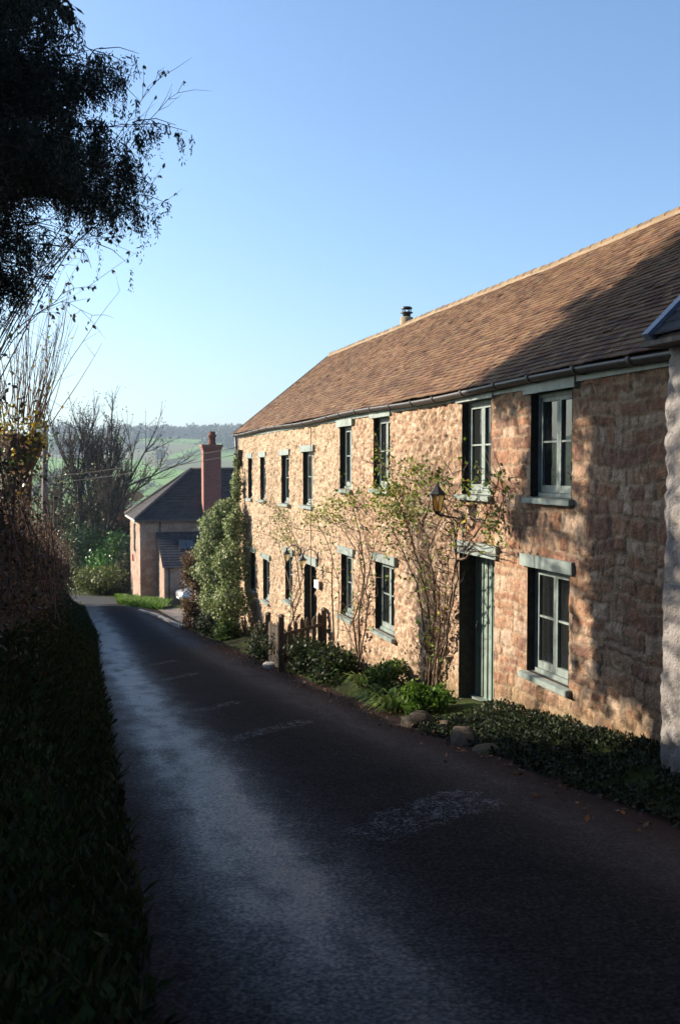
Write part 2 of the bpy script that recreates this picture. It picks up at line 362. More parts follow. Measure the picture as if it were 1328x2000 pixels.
# ------------------------------------------------------------------ the long stone cottage
HL = onwall(467, 900)[0]                            # length of the front
ZE = .97                                            # underside of the eaves
ops = []                                            # openings: kind, s0, s1, z0, z1
def opening(kind, x0, x1, yt, yb):
    xm = (x0 + x1) / 2; s1 = onwall(x0, 900)[0]; s0 = onwall(x1, 900)[0]
    zt = onwall(xm, yt)[1]; zb = onwall(xm, yb)[1]; ops.append((kind, s0, s1, zb, zt))
for a in ((1036, 1116, 764, 972), (902, 958.5, 782, 966), (729.5, 761, 815, 955), (664, 687.5, 833, 955), (592, 612, 882, 987), (550, 565, 889, 983), (508.6, 519.5, 893, 976), (485, 493.5, 895, 973)): opening('upper', *a)
for a in ((1032, 1114, 1113.6, 1328), (733.5, 770.6, 1099.6, 1236.5), (666.5, 689.6, 1083, 1205), (557, 571.5, 1081, 1173), (513.6, 526.5, 1091.6, 1173), (490, 499, 1078, 1152)): opening('lower', *a)
opening('door', 898, 967, 1085, 1384); opening('door', 594, 618, 1102, 1236)
house = thing('stone_cottage', wg(HL / 2, -3), 'long two-storey rubble stone cottage with brown tiled roof and sage windows running down the lane', 'cottage')
zb0 = -7.2
sg = np.concatenate([np.arange(-.6, 6.4, .016), np.arange(6.4, HL + .001, .028)]); zg = np.arange(zb0, 1.09, .02)
for k in ops:
    sg = sg[(abs(sg - k[1]) > .02) & (abs(sg - k[2]) > .02)]; zg = zg[(abs(zg - k[3]) > .014) & (abs(zg - k[4]) > .014)]
    sg = np.sort(np.append(sg, [k[1], k[2]])); zg = np.sort(np.append(zg, [k[3], k[4]]))
sg = np.append(sg[sg < HL - .01], HL)
zg = zg[zg > -5.6]
S, Z = np.meshgrid(sg, zg, indexing='ij')
# stone pattern: coursed blocks near, rubble in the middle, rendered rubble far away
Sw = S + .12 * (fbm(S * 2, Z * 2, 21) - .5) + .04 * (fbm(S * 9, Z * 9, 24) - .5); Zw = Z + .22 * (fbm(S * 1.3, Z * 1.1, 22) - .5) + .05 * (fbm(S * 7, Z * 7, 23) - .5)
rh = []; zz = -6.0; r_ = random.Random(3)
while zz < 1.6: h_ = r_.choice((.09, .11, .14, .17, .21)); rh.append((zz, h_)); zz += h_
edges = np.array([k[0] for k in rh]); row = np.clip(np.searchsorted(edges, Zw) - 1, 0, len(rh) - 1)
hh = np.array([k[1] for k in rh])[row]; z0_ = edges[row]
blk = np.zeros_like(S); ed = np.zeros_like(S)
for r_i in range(len(rh)):
    msk = row == r_i
    if not msk.any(): continue
    rr = random.Random(r_i * 7 + 1); e = [-1.5]
    while e[-1] < HL + 1: e.append(e[-1] + rr.uniform(.13, .40))
    e = np.array(e); xx = Sw[msk]; i_ = np.clip(np.searchsorted(e, xx) - 1, 0, len(e) - 2)
    blk[msk] = (r_i * 131 + i_ * 7919) % 9973
    ed[msk] = np.minimum(xx - e[i_], e[i_ + 1] - xx)
ed = np.minimum(ed, np.minimum(Zw - z0_, z0_ + hh - Zw))
def hsh(k, sd): return ((np.sin(k * 12.9898 + sd * 78.233) * 43758.5453) % 1.0)
def voro(x, y, sd):
    xi = np.floor(x); yi = np.floor(y); d1 = np.full(x.shape, 9.); d2 = np.full(x.shape, 9.); cid = np.zeros(x.shape)
    for a in (-1, 0, 1):
        for b_ in (-1, 0, 1):
            cx, cy = xi + a, yi + b_; k = cx * 57.3 + cy * 131.7
            px, py = cx + .15 + .7 * hsh(k, sd), cy + .15 + .7 * hsh(k, sd + 1); d = np.hypot(px - x, py - y)
            c2 = d < d1; d2 = np.where(c2, d1, np.minimum(d2, d)); cid = np.where(c2, k, cid); d1 = np.where(c2, d, d1)
    return d1, d2, cid
v1, v2, vid = voro(Sw * 10 + 1.2 * fbm(S * 3, Z * 3, 31), Zw * 13 + 1.2 * fbm(S * 3, Z * 3, 33), 2.)
u1, u2, uid = voro(Sw * 14 + fbm(S * 5, Z * 5, 35), Zw * 16, 5.)
nearw = 1 - smooth((S - (4.3 + 1.2 * (fbm(S * 1.5, Z * 1.5, 41) - .5))) / 1.0)       # coursed blocks
farw = smooth((S - 9.3 + 2 * (fbm(S, Z, 43) - .5)) / 3)                             # roughcast
fine = fbm(S * 14, Z * 14, 45, 4) - .5; med = fbm(S * 4, Z * 4, 47, 4) - .5
dA = .018 * smooth((ed - .004) / .012) + .018 * (hsh(blk, 3) - .5) + .022 * med + .04 * fine
dB = .022 * smooth((v2 - v1 - .04) / .16) + .034 * (hsh(vid, 7) - .5) + .05 * med + .075 * fine
dC = .026 * smooth((u2 - u1 - .05) / .18) + .034 * (hsh(uid, 9) - .5) + .04 * med + .09 * (fbm(S * 9, Z * 7, 49, 4) - .5)
disp = nearw * dA + (1 - nearw) * ((1 - farw) * dB + farw * dC)
bulge = .05 * (fbm(S * .35, Z * .5, 51, 2) - .5); disp = disp + bulge
palA = 1.18 * np.array([(.36, .185, .115), (.30, .15, .10), (.44, .29, .20), (.38, .22, .14), (.25, .14, .105), (.50, .37, .28), (.42, .27, .19)])
palB = np.array((1.02, .955, .93)) * np.array([(.52, .385, .275), (.60, .465, .345), (.47, .32, .225), (.64, .52, .40), (.42, .30, .21)])
cA = palA[(hsh(blk, 11) * 6.99).astype(int)]; cB = palB[(hsh(vid, 13) * 4.99).astype(int)]; cC = palB[(hsh(uid, 17) * 4.99).astype(int)] * .5 + np.array((.60, .475, .335)) * .5
mA = (smooth((ed + .03 * (fbm(S * 5, Z * 5, 59) - .5)) / .03) * .9)[..., None]; mB = smooth((v2 - v1) / .12)[..., None]
mort = np.array((.46, .345, .245)); cA = cA * mA + mort * (1 - mA); cB = cB * mB + np.array((.52, .40, .29)) * (1 - mB)
col = nearw[..., None] * cA + (1 - nearw[..., None]) * ((1 - farw[..., None]) * cB + farw[..., None] * cC)
col = col * .86 * (1 + .5 * (fbm(S * .8, Z * .8, 53) - .5) + .35 * (fbm(S * 6, Z * 6, 57) - .5))[..., None]
gb = np.interp(S, [-1, HL], [0, 0]) + np.vectorize(lambda s_: float(gz(*wp(s_, .1, 0)[:2])))(S[:, :1]) 
moss = smooth((gb + .55 + .5 * (fbm(S * 2, Z * 2, 55) - .5) - Z) / .5)[..., None] * .55
col = col * (1 - moss) + np.array((.22, .17, .09)) * moss
edge = np.ones_like(S)
inside = np.zeros((len(sg) - 1, len(zg) - 1), bool); sc_ = (sg[:-1] + sg[1:]) / 2; zc_ = (zg[:-1] + zg[1:]) / 2
for (k, s0, s1, z0, z1) in ops:
    inside |= ((sc_ > s0) & (sc_ < s1))[:, None] & ((zc_ > z0) & (zc_ < z1))[None, :]
    ds = np.maximum(np.maximum(s0 - S, S - s1), 0); dz = np.maximum(np.maximum(z0 - Z, Z - z1), 0); edge = np.minimum(edge, .25 + .75 * smooth(np.hypot(ds, dz) / .06))
disp = disp * edge
P = A0 + S[..., None] * WT + disp[..., None] * WN + Z[..., None] * UP
I = np.arange(S.size).reshape(S.shape); keep = ~inside
Fq = np.stack([I[:-1, :-1], I[:-1, 1:], I[1:, 1:], I[1:, :-1]], -1)[keep]
b = MB(); b.add(P.reshape(-1, 3), Fq.tolist(), col.reshape(-1, 3), True)
reveal_shade = (.055, .05, .042)
for (k, s0, s1, z0, z1) in ops:                     # stone reveals run back from the face, their shade painted near-black
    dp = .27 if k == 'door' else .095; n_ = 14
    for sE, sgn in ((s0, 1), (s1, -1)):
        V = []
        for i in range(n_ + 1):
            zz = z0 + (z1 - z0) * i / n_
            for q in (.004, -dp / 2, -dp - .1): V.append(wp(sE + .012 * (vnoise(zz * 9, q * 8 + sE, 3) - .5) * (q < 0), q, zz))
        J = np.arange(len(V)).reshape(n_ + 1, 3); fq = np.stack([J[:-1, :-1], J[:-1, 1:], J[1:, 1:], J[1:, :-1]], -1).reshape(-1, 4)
        b.add(V, (fq if sgn > 0 else fq[:, ::-1]).tolist(), reveal_shade)
    b.add([wp(s0, .004, z1), wp(s1, .004, z1), wp(s1, -dp - .1, z1), wp(s0, -dp - .1, z1)], [(0, 1, 2, 3)], reveal_shade)
    b.add([wp(s0, .004, z0), wp(s1, .004, z0), wp(s1, -dp - .1, z0), wp(s0, -dp - .1, z0)], [(3, 2, 1, 0)], reveal_shade)
RIDGE_Q = -3.0; ZR = 3.62; HD = 6.0
for sE in (-.6, HL):                                # gable walls and the back wall
    b.add([wp(sE, 0, zb0), wp(sE, -HD, zb0), wp(sE, -HD, 1.0), wp(sE, RIDGE_Q, ZR - .12), wp(sE, 0, 1.0)], [(0, 1, 2, 3, 4) if sE < 0 else (4, 3, 2, 1, 0)], (.42, .3, .21))
b.add([wp(-.6, -HD, zb0), wp(HL, -HD, zb0), wp(HL, -HD, 1.0), wp(-.6, -HD, 1.0)], [(0, 1, 2, 3)], (.42, .3, .21))
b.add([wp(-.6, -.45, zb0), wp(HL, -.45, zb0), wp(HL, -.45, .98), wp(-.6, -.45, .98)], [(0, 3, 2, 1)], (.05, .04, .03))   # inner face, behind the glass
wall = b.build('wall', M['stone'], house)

# roof of small clay tiles, each one modelled, on a slightly sagging plane
def sag(s, v):                                      # v 0 eave .. 1 ridge
    return .055 * (vnoise(s * .28, 1.5, 61) - .5) * 2 * (.3 + .7 * v) + .02 * (vnoise(s * .9, 3, 62) - .5) - .05 * math.sin(math.pi * max(0, min(1, s / HL))) * v
E_Q, E_Z = .16, ZE + .075; slope_len = math.hypot(E_Q - RIDGE_Q, ZR - E_Z)
up_q, up_z = (RIDGE_Q - E_Q) / slope_len, (ZR - E_Z) / slope_len; nq, nz_ = up_z, -up_q
def rp(s, v, h=0): 
    d = v * slope_len; g = sag(s, v); return wp(s, E_Q + up_q * d + nq * h, E_Z + up_z * d + nz_ * h + g)
tp = np.array((.62, .60, .535)) * np.array([(.27, .155, .10), (.23, .125, .085), (.31, .185, .12), (.20, .11, .08), (.25, .155, .11), (.29, .18, .11), (.16, .095, .075), (.30, .21, .14)])
b = MB(); gauge = .098; rows = int(slope_len / gauge); tw = .165; rr = random.Random(5)
patch = lambda s, v: .72 + .55 * float(fbm(s * .6, v * 6, 63))
for i in range(rows + 1):
    v0 = i * gauge / slope_len; v1_ = min(1.0, (i + 1.6) * gauge / slope_len)
    s_ = -.62 - rr.random() * tw
    while s_ < HL + .06:
        a = max(s_, -.6); e = min(s_ + tw - .004, HL + .09)
        if e - a > .02:
            h0 = .022 + rr.random() * .009 + (.014 if rr.random() < .008 else 0); h1 = .002; tl = rr.uniform(-.004, .004); dv = rr.uniform(-.004, .004) / slope_len
            c_ = tp[rr.randrange(8)] * patch(s_, v0) * rr.uniform(.85, 1.12)
            V = [rp(a, v0 + dv, h0 + tl), rp(e, v0 + dv, h0 - tl), rp(e, v1_, h1), rp(a, v1_, h1), rp(a, v0 + dv, h0 + tl - .014), rp(e, v0 + dv, h0 - tl - .014)]
            b.add(V, [(0, 3, 2, 1), (4, 0, 1, 5), (4, 5, 2, 3), (0, 4, 3), (1, 2, 5)], c_)
        s_ += tw
n_ = 24; V = []                                     # boarding under the tiles and the rear slope
for i in range(n_ + 1):
    s_ = -.6 + (HL + .66) * i / n_; V += [rp(s_, 0, -.05), rp(s_, .5, -.07), rp(s_, .995, -.06), wp(s_, RIDGE_Q * 2 - E_Q, E_Z - .02)]
J = np.arange(len(V)).reshape(n_ + 1, 4); b.add(V, np.stack([J[:-1, :-1], J[:-1, 1:], J[1:, 1:], J[1:, :-1]], -1).reshape(-1, 4).tolist(), (.06, .045, .035))
roof = b.build('roof', M['tile'], house)
b = MB(); s_ = -.6                                  # half-round ridge tiles bedded in pale mortar
while s_ < HL + .05:
    e = min(s_ + .34, HL + .09); c_ = np.array(random.choice(((.19, .135, .08), (.17, .115, .07), (.22, .16, .10), (.14, .095, .06))))
    n = 9; V = []
    for ss, ra_ in ((s_ + .004, .115), (e, .108)):
        top = rp(ss, 1.0, 0); 
        for j in range(n):
            a = math.pi * j / (n - 1); V.append(top + WN * math.cos(a) * ra_ * 1.1 + UP * (math.sin(a) * ra_ * .8 - .045 + rr.uniform(-.002, .002)))
    b.add(V, [(j, j + 1, n + j + 1, n + j) for j in range(n - 1)] + [tuple(range(n))[::-1], tuple(range(n, 2 * n))], c_)
    b.box(rp(s_, 1.0, 0) + WN * .12 - UP * .10, WT * (e - s_), WN * .03, UP * .045, (.25, .19, .125)); s_ += .34
b.build('ridge_tiles', M['tile'], roof)
# dark verge edge at the far gable
b = MB()
for i in range(12):
    v0, v1_ = i / 12, (i + 1) / 12; o_ = rp(HL + .09, v0, -.05); b.box(o_, WT * .02, rp(HL + .09, v1_, -.05) - o_, (WN * nq + UP * nz_) * .085, (.09, .07, .06))
b.build('verge', M['tile'], roof)
# flue cowl on the ridge
sF, zF = onwall(794, 640, RIDGE_Q); fo = wp(sF, RIDGE_Q, ZR)
b = MB(); b.lathe(fo - UP * .1, [(.17, 0), (.16, .20), (.12, .22), (0, .22)], 14, (.36, .28, .18)); flue = b.build('flue', M['rock'], roof)
b = MB(); b.lathe(fo + UP * .08, [(.09, 0), (.10, .12), (.15, .13), (.15, .155), (.09, .16)], 14)
for j in range(6): a = j * math.pi / 3; b.tube([fo + UP * .22 + .10 * np.array((math.cos(a), math.sin(a), 0)), fo + UP * .33 + .10 * np.array((math.cos(a), math.sin(a), 0))], .012, 5)
b.lathe(fo + UP * .32, [(.14, 0), (.14, .025), (.10, .05), (0, .06)], 14); b.build('flue_cowl', M['iron'], roof)
# fascia, gutter with joints and brackets
b = MB(); e_ = np.linspace(-.6, HL, 9)
for i in range(8): b.wbox(e_[i], e_[i + 1] - .004, .01, .038 + .002 * (i % 2), ZE - .055, ZE + .07)
b.build('fascia', M['paint'], house)
gs = np.linspace(-.35, HL + .12, 60); GQ, GZ_ = .115, ZE + .065
gl = lambda s: GZ_ + .02 * math.sin(s * .8) - .012 * (HL - s) / HL
b = MB(); n = 8; V = []
for s_ in gs:
    for j in range(n): a = math.pi + math.pi * j / (n - 1); V.append(wp(s_, GQ + .066 * math.cos(a), gl(s_) + .066 * math.sin(a)))
    for j in range(n): a = 2 * math.pi - math.pi * j / (n - 1); V.append(wp(s_, GQ + .060 * math.cos(a), gl(s_) + .060 * math.sin(a)))
J = np.arange(len(V)).reshape(len(gs), 2 * n)
b.add(V, [(J[i, j], J[i, (j + 1) % (2 * n)], J[i + 1, (j + 1) % (2 * n)], J[i + 1, j]) for i in range(len(gs) - 1) for j in range(2 * n)], None, True)
b.add(V[-2 * n:], [tuple(range(n))], None)
gut = b.build('gutter', M['gutter'], house)
s_ = .4
while s_ < HL:
    b = MB(); V = []
    for ss in (s_, s_ + .07):
        for rd in (.073, .064):
            for j in range(9): a = math.pi * .95 + math.pi * 1.1 * j / 8; V.append(wp(ss, GQ + rd * math.cos(a), gl(s_) + rd * math.sin(a)))
    f = [(j, j + 1, 19 + j, 18 + j) for j in range(8)] + [(j + 1, j, 9 + j, 10 + j) for j in range(8)] + [(18 + j, 19 + j, 28 + j, 27 + j) for j in range(8)]
    b.add(V, f, None, True); b.box(wp(s_ + .02, .04, ZE + .0), WT * .03, WN * .08, UP * .012); b.build('gutter_joint', M['gutter'], gut); s_ += .92 if int(s_ * 10) % 2 else 1.05
# downpipe at the far corner
b = MB(); b.tube([wp(HL + .02, .1, GZ_), wp(HL - .05, .09, .5), wp(HL - .05, .07, .3), wp(HL - .05, .07, -4.8)], .04, 8); b.build('drainpipe', M['gutter'], house)
b = MB(); sc1 = onwall(612, 1000)[0]; b.tube([wp(sc1, .055, z_) for z_ in np.linspace(.9, -3.4, 12)], .009, 5, (.2, .16, .13)); b.build('cable', M['bark'], house)

def lintel(par, s0, s1, z1, h=.14, mat='paint'):
    b = MB(); n = 10; V = []
    a, e = s0 - .13, s1 + .12; q1 = .052
    for i in range(n + 1):
        ss = a + (e - a) * i / n; j = lambda k: .006 * (vnoise(ss * 5, k * 3.1, 71) - .5)
        V += [wp(ss, q1 + j(1), z1 + j(2)), wp(ss, q1 + j(3), z1 + h + j(4)), wp(ss, -.1, z1 + h), wp(ss, -.1, z1)]
    J = np.arange(len(V)).reshape(n + 1, 4)
    f = [(J[i, k], J[i, (k + 1) % 4], J[i + 1, (k + 1) % 4], J[i + 1, k]) for i in range(n) for k in range(4)] + [tuple(J[0])[::-1], tuple(J[n])]
    b.add(V, [t_[::-1] for t_ in f]); return b.build('lintel', M[mat], par)
def make_window(kind, s0, s1, z0, z1):
    dq = -.095; th = .055; w_ = s1 - s0
    b = MB(); f = .045                              # outer frame
    b.wbox(s0, s0 + f, dq - .06, dq, z0, z1); b.wbox(s1 - f, s1, dq - .06, dq, z0, z1)
    b.wbox(s0 + f, s1 - f, dq - .06, dq, z1 - f, z1); b.wbox(s0 + f, s1 - f, dq - .06, dq + .02, z0, z0 + f)
    win = b.build('window', M['paint'], house); mid = (s0 + s1) / 2; st = .048
    for (a, e) in ((s0 + f + .004, mid - .003), (mid + .003, s1 - f - .004)):
        zl, zt = z0 + f + .004, z1 - f - .004; c = MB(); q1 = dq - .008; q0 = q1 - .042
        c.wbox(a, a + st, q0, q1, zl, zt); c.wbox(e - st, e, q0, q1, zl, zt); c.wbox(a + st, e - st, q0, q1 - .001, zt - st, zt); c.wbox(a + st, e - st, q0, q1 - .001, zl, zl + .085)
        zm = zl + .085 + (zt - st - zl - .085) * .52; c.wbox(a + st, e - st, q0 + .006, q1 - .006, zm - .011, zm + .011)
        cs = c.build('casement', M['paint'], win)
        g = MB(); gq = q0 + .012; g.add([wp(a + st, gq, zl + .085), wp(a + st, gq, zt - st), wp(e - st, gq, zt - st), wp(e - st, gq, zl + .085)], [(0, 1, 2, 3)]); g.build('pane', M['glass'], win)
    lintel(win, s0, s1, z1)
    b = MB(); b.wbox(s0 - .09, s1 + .07, dq - .02, .085, z0 - .075, z0 - .012); V = [wp(s0, dq, z0 + .004), wp(s1, dq, z0 + .004), wp(s1 + .07, .085, z0 - .0115), wp(s0 - .09, .085, z0 - .0115)]
    b.add(V, [(3, 2, 1, 0)]); b.build('sill', M['paint'], win)
for k in ops:
    if k[0] != 'door': make_window(*k)
def make_door(s0, s1, z0, z1, threshold=True):
    dq = -.26; f = .06; b = MB(); nb_ = 7; wd = (s1 - s0 - 2 * f) / nb_
    for i in range(nb_): b.wbox(s0 + f + i * wd + .004, s0 + f + (i + 1) * wd - .004, dq - .045, dq - .012, z0 + .03, z1 - f)
    b.wbox(s0 + f, s1 - f, dq - .05, dq - .03, z0 + .03, z1 - f)
    d = b.build('door', M['doorpaint'], house)
    b = MB(); b.wbox(s0, s0 + f, dq - .06, dq + .02, z0, z1); b.wbox(s1 - f, s1, dq - .06, dq + .02, z0, z1); b.wbox(s0 + f, s1 - f, dq - .06, dq + .02, z1 - f, z1); b.build('door_frame', M['doorpaint'], d)
    for i in range(1, nb_):                          # cover strips
        b = MB(); x_ = s0 + f + i * wd; b.wbox(x_ - .014, x_ + .014, dq - .012, dq + .006, z0 + .05, z1 - f - .01); b.build('cover_strip', M['doorpaint'], d)
    b = MB(); b.tube([wp(s1 - .16, dq + .05, (z0 + z1) / 2 - .07), wp(s1 - .16, dq + .07, (z0 + z1) / 2), wp(s1 - .16, dq + .05, (z0 + z1) / 2 + .07)], .012, 6); b.build('door_handle', M['iron'], d)
    b = MB(); b.wbox(s0, s1, dq - .05, dq + .11, z0 - .02, z0 + .035); b.build('threshold', M['paint'], d)
    lintel(d, s0, s1, z1, .17)
for k in ops:
    if k[0] == 'door': make_door(*k[1:])
# small sign by the far door
b = MB(); s0, z0 = onwall(620, 1147); s1, z1 = onwall(628, 1135); b.wbox(s1, s0, .045, .075, z0, z1)
tag(b.build('house_sign', M['plastic']), 'small blank pale plaque fixed to the wall beside the dark far doorway', 'sign')
b = MB(); s0, z0 = onwall(474, 893); b.wbox(s0 - .1, s0 + .12, .05, .16, z0, z0 + .22); tag(b.build('alarm_box', M['iron']), 'small dark box fixed high on the cottage corner under the gutter', 'alarm box')

# ------------------------------------------------------------------ whitewashed neighbour on the right
nb = thing('white_house', wg(-4, -2), 'rough whitewashed house wall at the right edge standing forward of the cottage', 'house')
sg = np.arange(-9, -.46, .045); zg = np.arange(-5, 1.25, .045); WQ = .42; SE = -.48
S, Z = np.meshgrid(sg, zg, indexing='ij'); v1, v2, vid = voro(S * 4.4 + fbm(S * 2, Z * 2, 81) * 1.5, Z * 6.6 + fbm(S * 2, Z * 2, 83) * 2.5, 9.)
d_ = .02 * smooth((v2 - v1) / .5) + .02 * (hsh(vid, 3) - .5) + .09 * (fbm(S * 2.5, Z * 2.5, 85) - .5) + .03 * (fbm(S * 12, Z * 12, 87) - .5)
rnd = .10 * np.clip((S + .60) / .12, 0, 1) ** 2; S2 = S + .05 * (fbm(Z * 2, S * 0 + 3, 89) - .5) * smooth((S + 1) / .7)
P = A0 + S2[..., None] * WT + (WQ + d_ - rnd)[..., None] * WN + Z[..., None] * UP
cw = (np.array((.33, .31, .305)) * (.8 + .4 * fbm(S * 1.2, Z * 1.2, 91))[..., None]); I = np.arange(S.size).reshape(S.shape)
dirt = smooth((-2.3 - Z + .4 * (fbm(S * 3, Z * 3, 93) - .5)) / .5)[..., None]; cw = cw * (1 - dirt * .5) + np.array((.2, .17, .12)) * dirt * .5
b = MB(); b.add(P.reshape(-1, 3), np.stack([I[:-1, :-1], I[:-1, 1:], I[1:, 1:], I[1:, :-1]], -1).reshape(-1, 4).tolist(), cw.reshape(-1, 3), True)
n_ = len(zg); V = np.concatenate([P[-1], P[-1] - WN * .5]); b.add(V, [(i, i + 1, n_ + i + 1, n_ + i) for i in range(n_ - 1)], (.42, .4, .38))
b.wbox(-9, -.62, -6, .2, -5, 1.2, (.45, .43, .42)); b.build('wall', M['white_render'], nb)
b = MB(); eq, ez = .60, 1.09; sl = 4.9; uq, uz = -.72, .69
for i in range(34):                                 # slates
    s_ = -9.0
    while s_ < -.64:
        d0, d1 = i * .14, i * .14 + .2; e = min(s_ + .26, -.62); h0 = .02
        V = [wp(s_, eq + uq * d0 + uz * h0, ez + uz * d0 - uq * h0), wp(e, eq + uq * d0 + uz * h0, ez + uz * d0 - uq * h0), wp(e, eq + uq * d1, ez + uz * d1), wp(s_, eq + uq * d1, ez + uz * d1)]
        b.add(V + [V[0] - UP * .016, V[1] - UP * .016], [(0, 3, 2, 1), (0, 1, 5, 4)], np.array((.05, .052, .06)) * random.uniform(.7, 1.2)); s_ += .265
b.box(wp(-9, eq - .03, ez - .06), WT * 8.37, wp(0, eq + uq * sl, ez + uz * sl) - wp(0, eq, ez), UP * .05, (.06, .05, .05))
wr = b.build('roof', M['slate'], nb)
b = MB(); b.box(wp(-.64, eq, ez - .05), WT * .10, wp(0, eq + uq * sl, ez + uz * sl) - wp(0, eq, ez), (WN * uz - UP * uq) * .085); b.build('verge_flashing', M['lead'], wr)
b = MB(); b.wbox(-9, -.5, .40, .64, 1.0, 1.04, (.1, .09, .08)); b.build('soffit', M['wood'], nb)

# ------------------------------------------------------------------ far cottage past the drive
c0 = at(275, 1175, 55); fa = np.array((-.28, .96, 0)); fb = np.array((.96, .28, 0)); zg0 = -8.2; ze = at(275, 1012, 55)[2]
c0 = np.array((c0[0], c0[1], 0))
fh = thing('hipped_cottage', gp(c0[0] + 4, c0[1] + 4), 'far stone cottage with hipped slate roof and tall brick chimney beside the driveway', 'cottage')
def fp(a, b_, z): return c0 + fb * a + fa * b_ + UP * z
LW, DW = 13.0, 6.6
def stone_panel(b, o, ux, uz_, nrm, lx, lz, sd, pal=palB, step=.12):
    sgx = np.linspace(0, lx, max(2, int(lx / step))); sgz = np.linspace(0, lz, max(2, int(lz / step))); S, Z = np.meshgrid(sgx, sgz, indexing='ij')
    v1, v2, vid = voro(S * 2.4 + fbm(S, Z, sd), Z * 4 + fbm(S, Z, sd + 3), sd); d_ = .03 * smooth((v2 - v1) / .3) + .03 * (fbm(S * 3, Z * 3, sd) - .5)
    e_ = smooth(np.minimum(np.minimum(S, lx - S), np.minimum(Z, lz - Z)) / .1); cc = pal[(hsh(vid, sd) * (len(pal) - .01)).astype(int)] * (.8 + .4 * fbm(S * .8, Z * .8, sd))[..., None]
    P = o + S[..., None] * ux + Z[..., None] * uz_ + (d_ * e_)[..., None] * nrm; I = np.arange(S.size).reshape(S.shape); fq = np.stack([I[:-1, :-1], I[1:, :-1], I[1:, 1:], I[:-1, 1:]], -1).reshape(-1, 4)
    if np.dot(np.cross(ux, uz_), nrm) < 0: fq = fq[:, ::-1]
    b.add(P.reshape(-1, 3), fq.tolist(), cc.reshape(-1, 3), True)
palF = .85 * np.array([(.44, .32, .25), (.40, .28, .22), (.48, .36, .28), (.36, .24, .19)])
b = MB(); stone_panel(b, fp(0, 0, zg0), fb, UP, -fa, LW, ze - zg0, 4, palF); stone_panel(b, fp(0, 0, zg0), fa, UP, -fb, DW, ze - zg0, 6, palF)
b.add([fp(LW, 0, zg0), fp(LW, DW, zg0), fp(LW, DW, ze), fp(LW, 0, ze)], [(0, 1, 2, 3)], (.4, .3, .24)); b.add([fp(0, DW, zg0), fp(LW, DW, zg0), fp(LW, DW, ze), fp(0, DW, ze)], [(3, 2, 1, 0)], (.4, .3, .24))
b.build('wall', M['stone'], fh)
zrf = ze + 2.65; ov = .3
def hip_rows(b, c1, c2, r1, r2, n, colr):           # slate courses between an eave edge and a ridge edge
    for i in range(n):
        t0, t1 = i / n, (i + 1.25) / n; t1 = min(t1, 1); nn = np.cross(c2 - c1, r1 - c1); nn = nn / np.linalg.norm(nn); nn = nn if nn[2] > 0 else -nn
        a, e = c1 + (r1 - c1) * t0, c2 + (r2 - c2) * t0; a1, e1 = c1 + (r1 - c1) * t1, c2 + (r2 - c2) * t1; m_ = max(1, int(np.linalg.norm(e - a) / .4))
        for j in range(m_):
            f0, f1 = j / m_, (j + .985) / m_; V = [a + (e - a) * f0 + nn * .035, a + (e - a) * f1 + nn * .035, a1 + (e1 - a1) * f1, a1 + (e1 - a1) * f0]
            b.add(V + [V[0] - nn * .03, V[1] - nn * .03], [(0, 1, 2, 3), (0, 4, 5, 1)], np.array(colr) * random.uniform(.75, 1.2))
b = MB(); E1, E2, E3, E4 = fp(-ov, -ov, ze - .1), fp(LW + ov, -ov, ze - .1), fp(LW + ov, DW + ov, ze - .1), fp(-ov, DW + ov, ze - .1); R1, R2 = fp(DW / 2, DW / 2, zrf), fp(LW - DW / 2, DW / 2, zrf)
slc = (.045, .043, .045)
hip_rows(b, E1, E2, R1, R2, 18, slc); hip_rows(b, E4, E1, R1, R1, 18, slc); hip_rows(b, E3, E4, R2, R1, 8, slc); hip_rows(b, E2, E3, R2, R2, 8, slc)
b.add([E1, E2, E3, E4], [(3, 2, 1, 0)], (.1, .09, .08)); fr = b.build('roof', M['slate'], fh)
b = MB()
for a, e in ((E1, R1), (E4, R1), (R1, R2)): b.tube([a + UP * .06, (a + e) / 2 + UP * .07, e + UP * .07], .1, 7, (.11, .10, .10))
b.build('ridge_tiles', M['slate'], fr)
b = MB(); b.box(fp(-ov, -ov - .02, ze - .2), fb * (LW + .6), fa * .06, UP * .12, (.10, .08, .07)); b.box(fp(-ov - .02, -ov + .05, ze - .2), fb * .06, fa * (DW + .5), UP * .12, (.5, .46, .42)); b.build('fascia', M['wood'], fh)
# brick chimney on the near slope
cx = at(413, 900, 56.3); ctop = at(413, 878, 56.3)[2]; cbx = (cx - c0).dot(fb); cby = (cx - c0).dot(fa); wch = 1.0
b = MB(); o_ = fp(cbx - wch / 2, cby - .35, ze - .3); b.box(o_, fb * wch, fa * .75, UP * (ctop - ze + .3))
for k_, (e_, h_) in enumerate(((.05, .12), (.10, .14))): b.box(fp(cbx - wch / 2 - e_, cby - .35 - e_, ctop + .001 + .13 * k_), fb * (wch + 2 * e_), fa * (.75 + 2 * e_), UP * h_)
chm = b.build('chimney', M['brick'], fh); ct = fp(cbx + .05, cby, ctop + .27)
b = MB(); b.lathe(ct, [(.22, 0), (.24, .08), (.19, .12), (.20, .42), (.25, .46), (.25, .54), (.19, .56), (.19, .72), (.15, .74)], 12, (.16, .06, .045)); b.build('chimney_pot', M['rock'], chm)
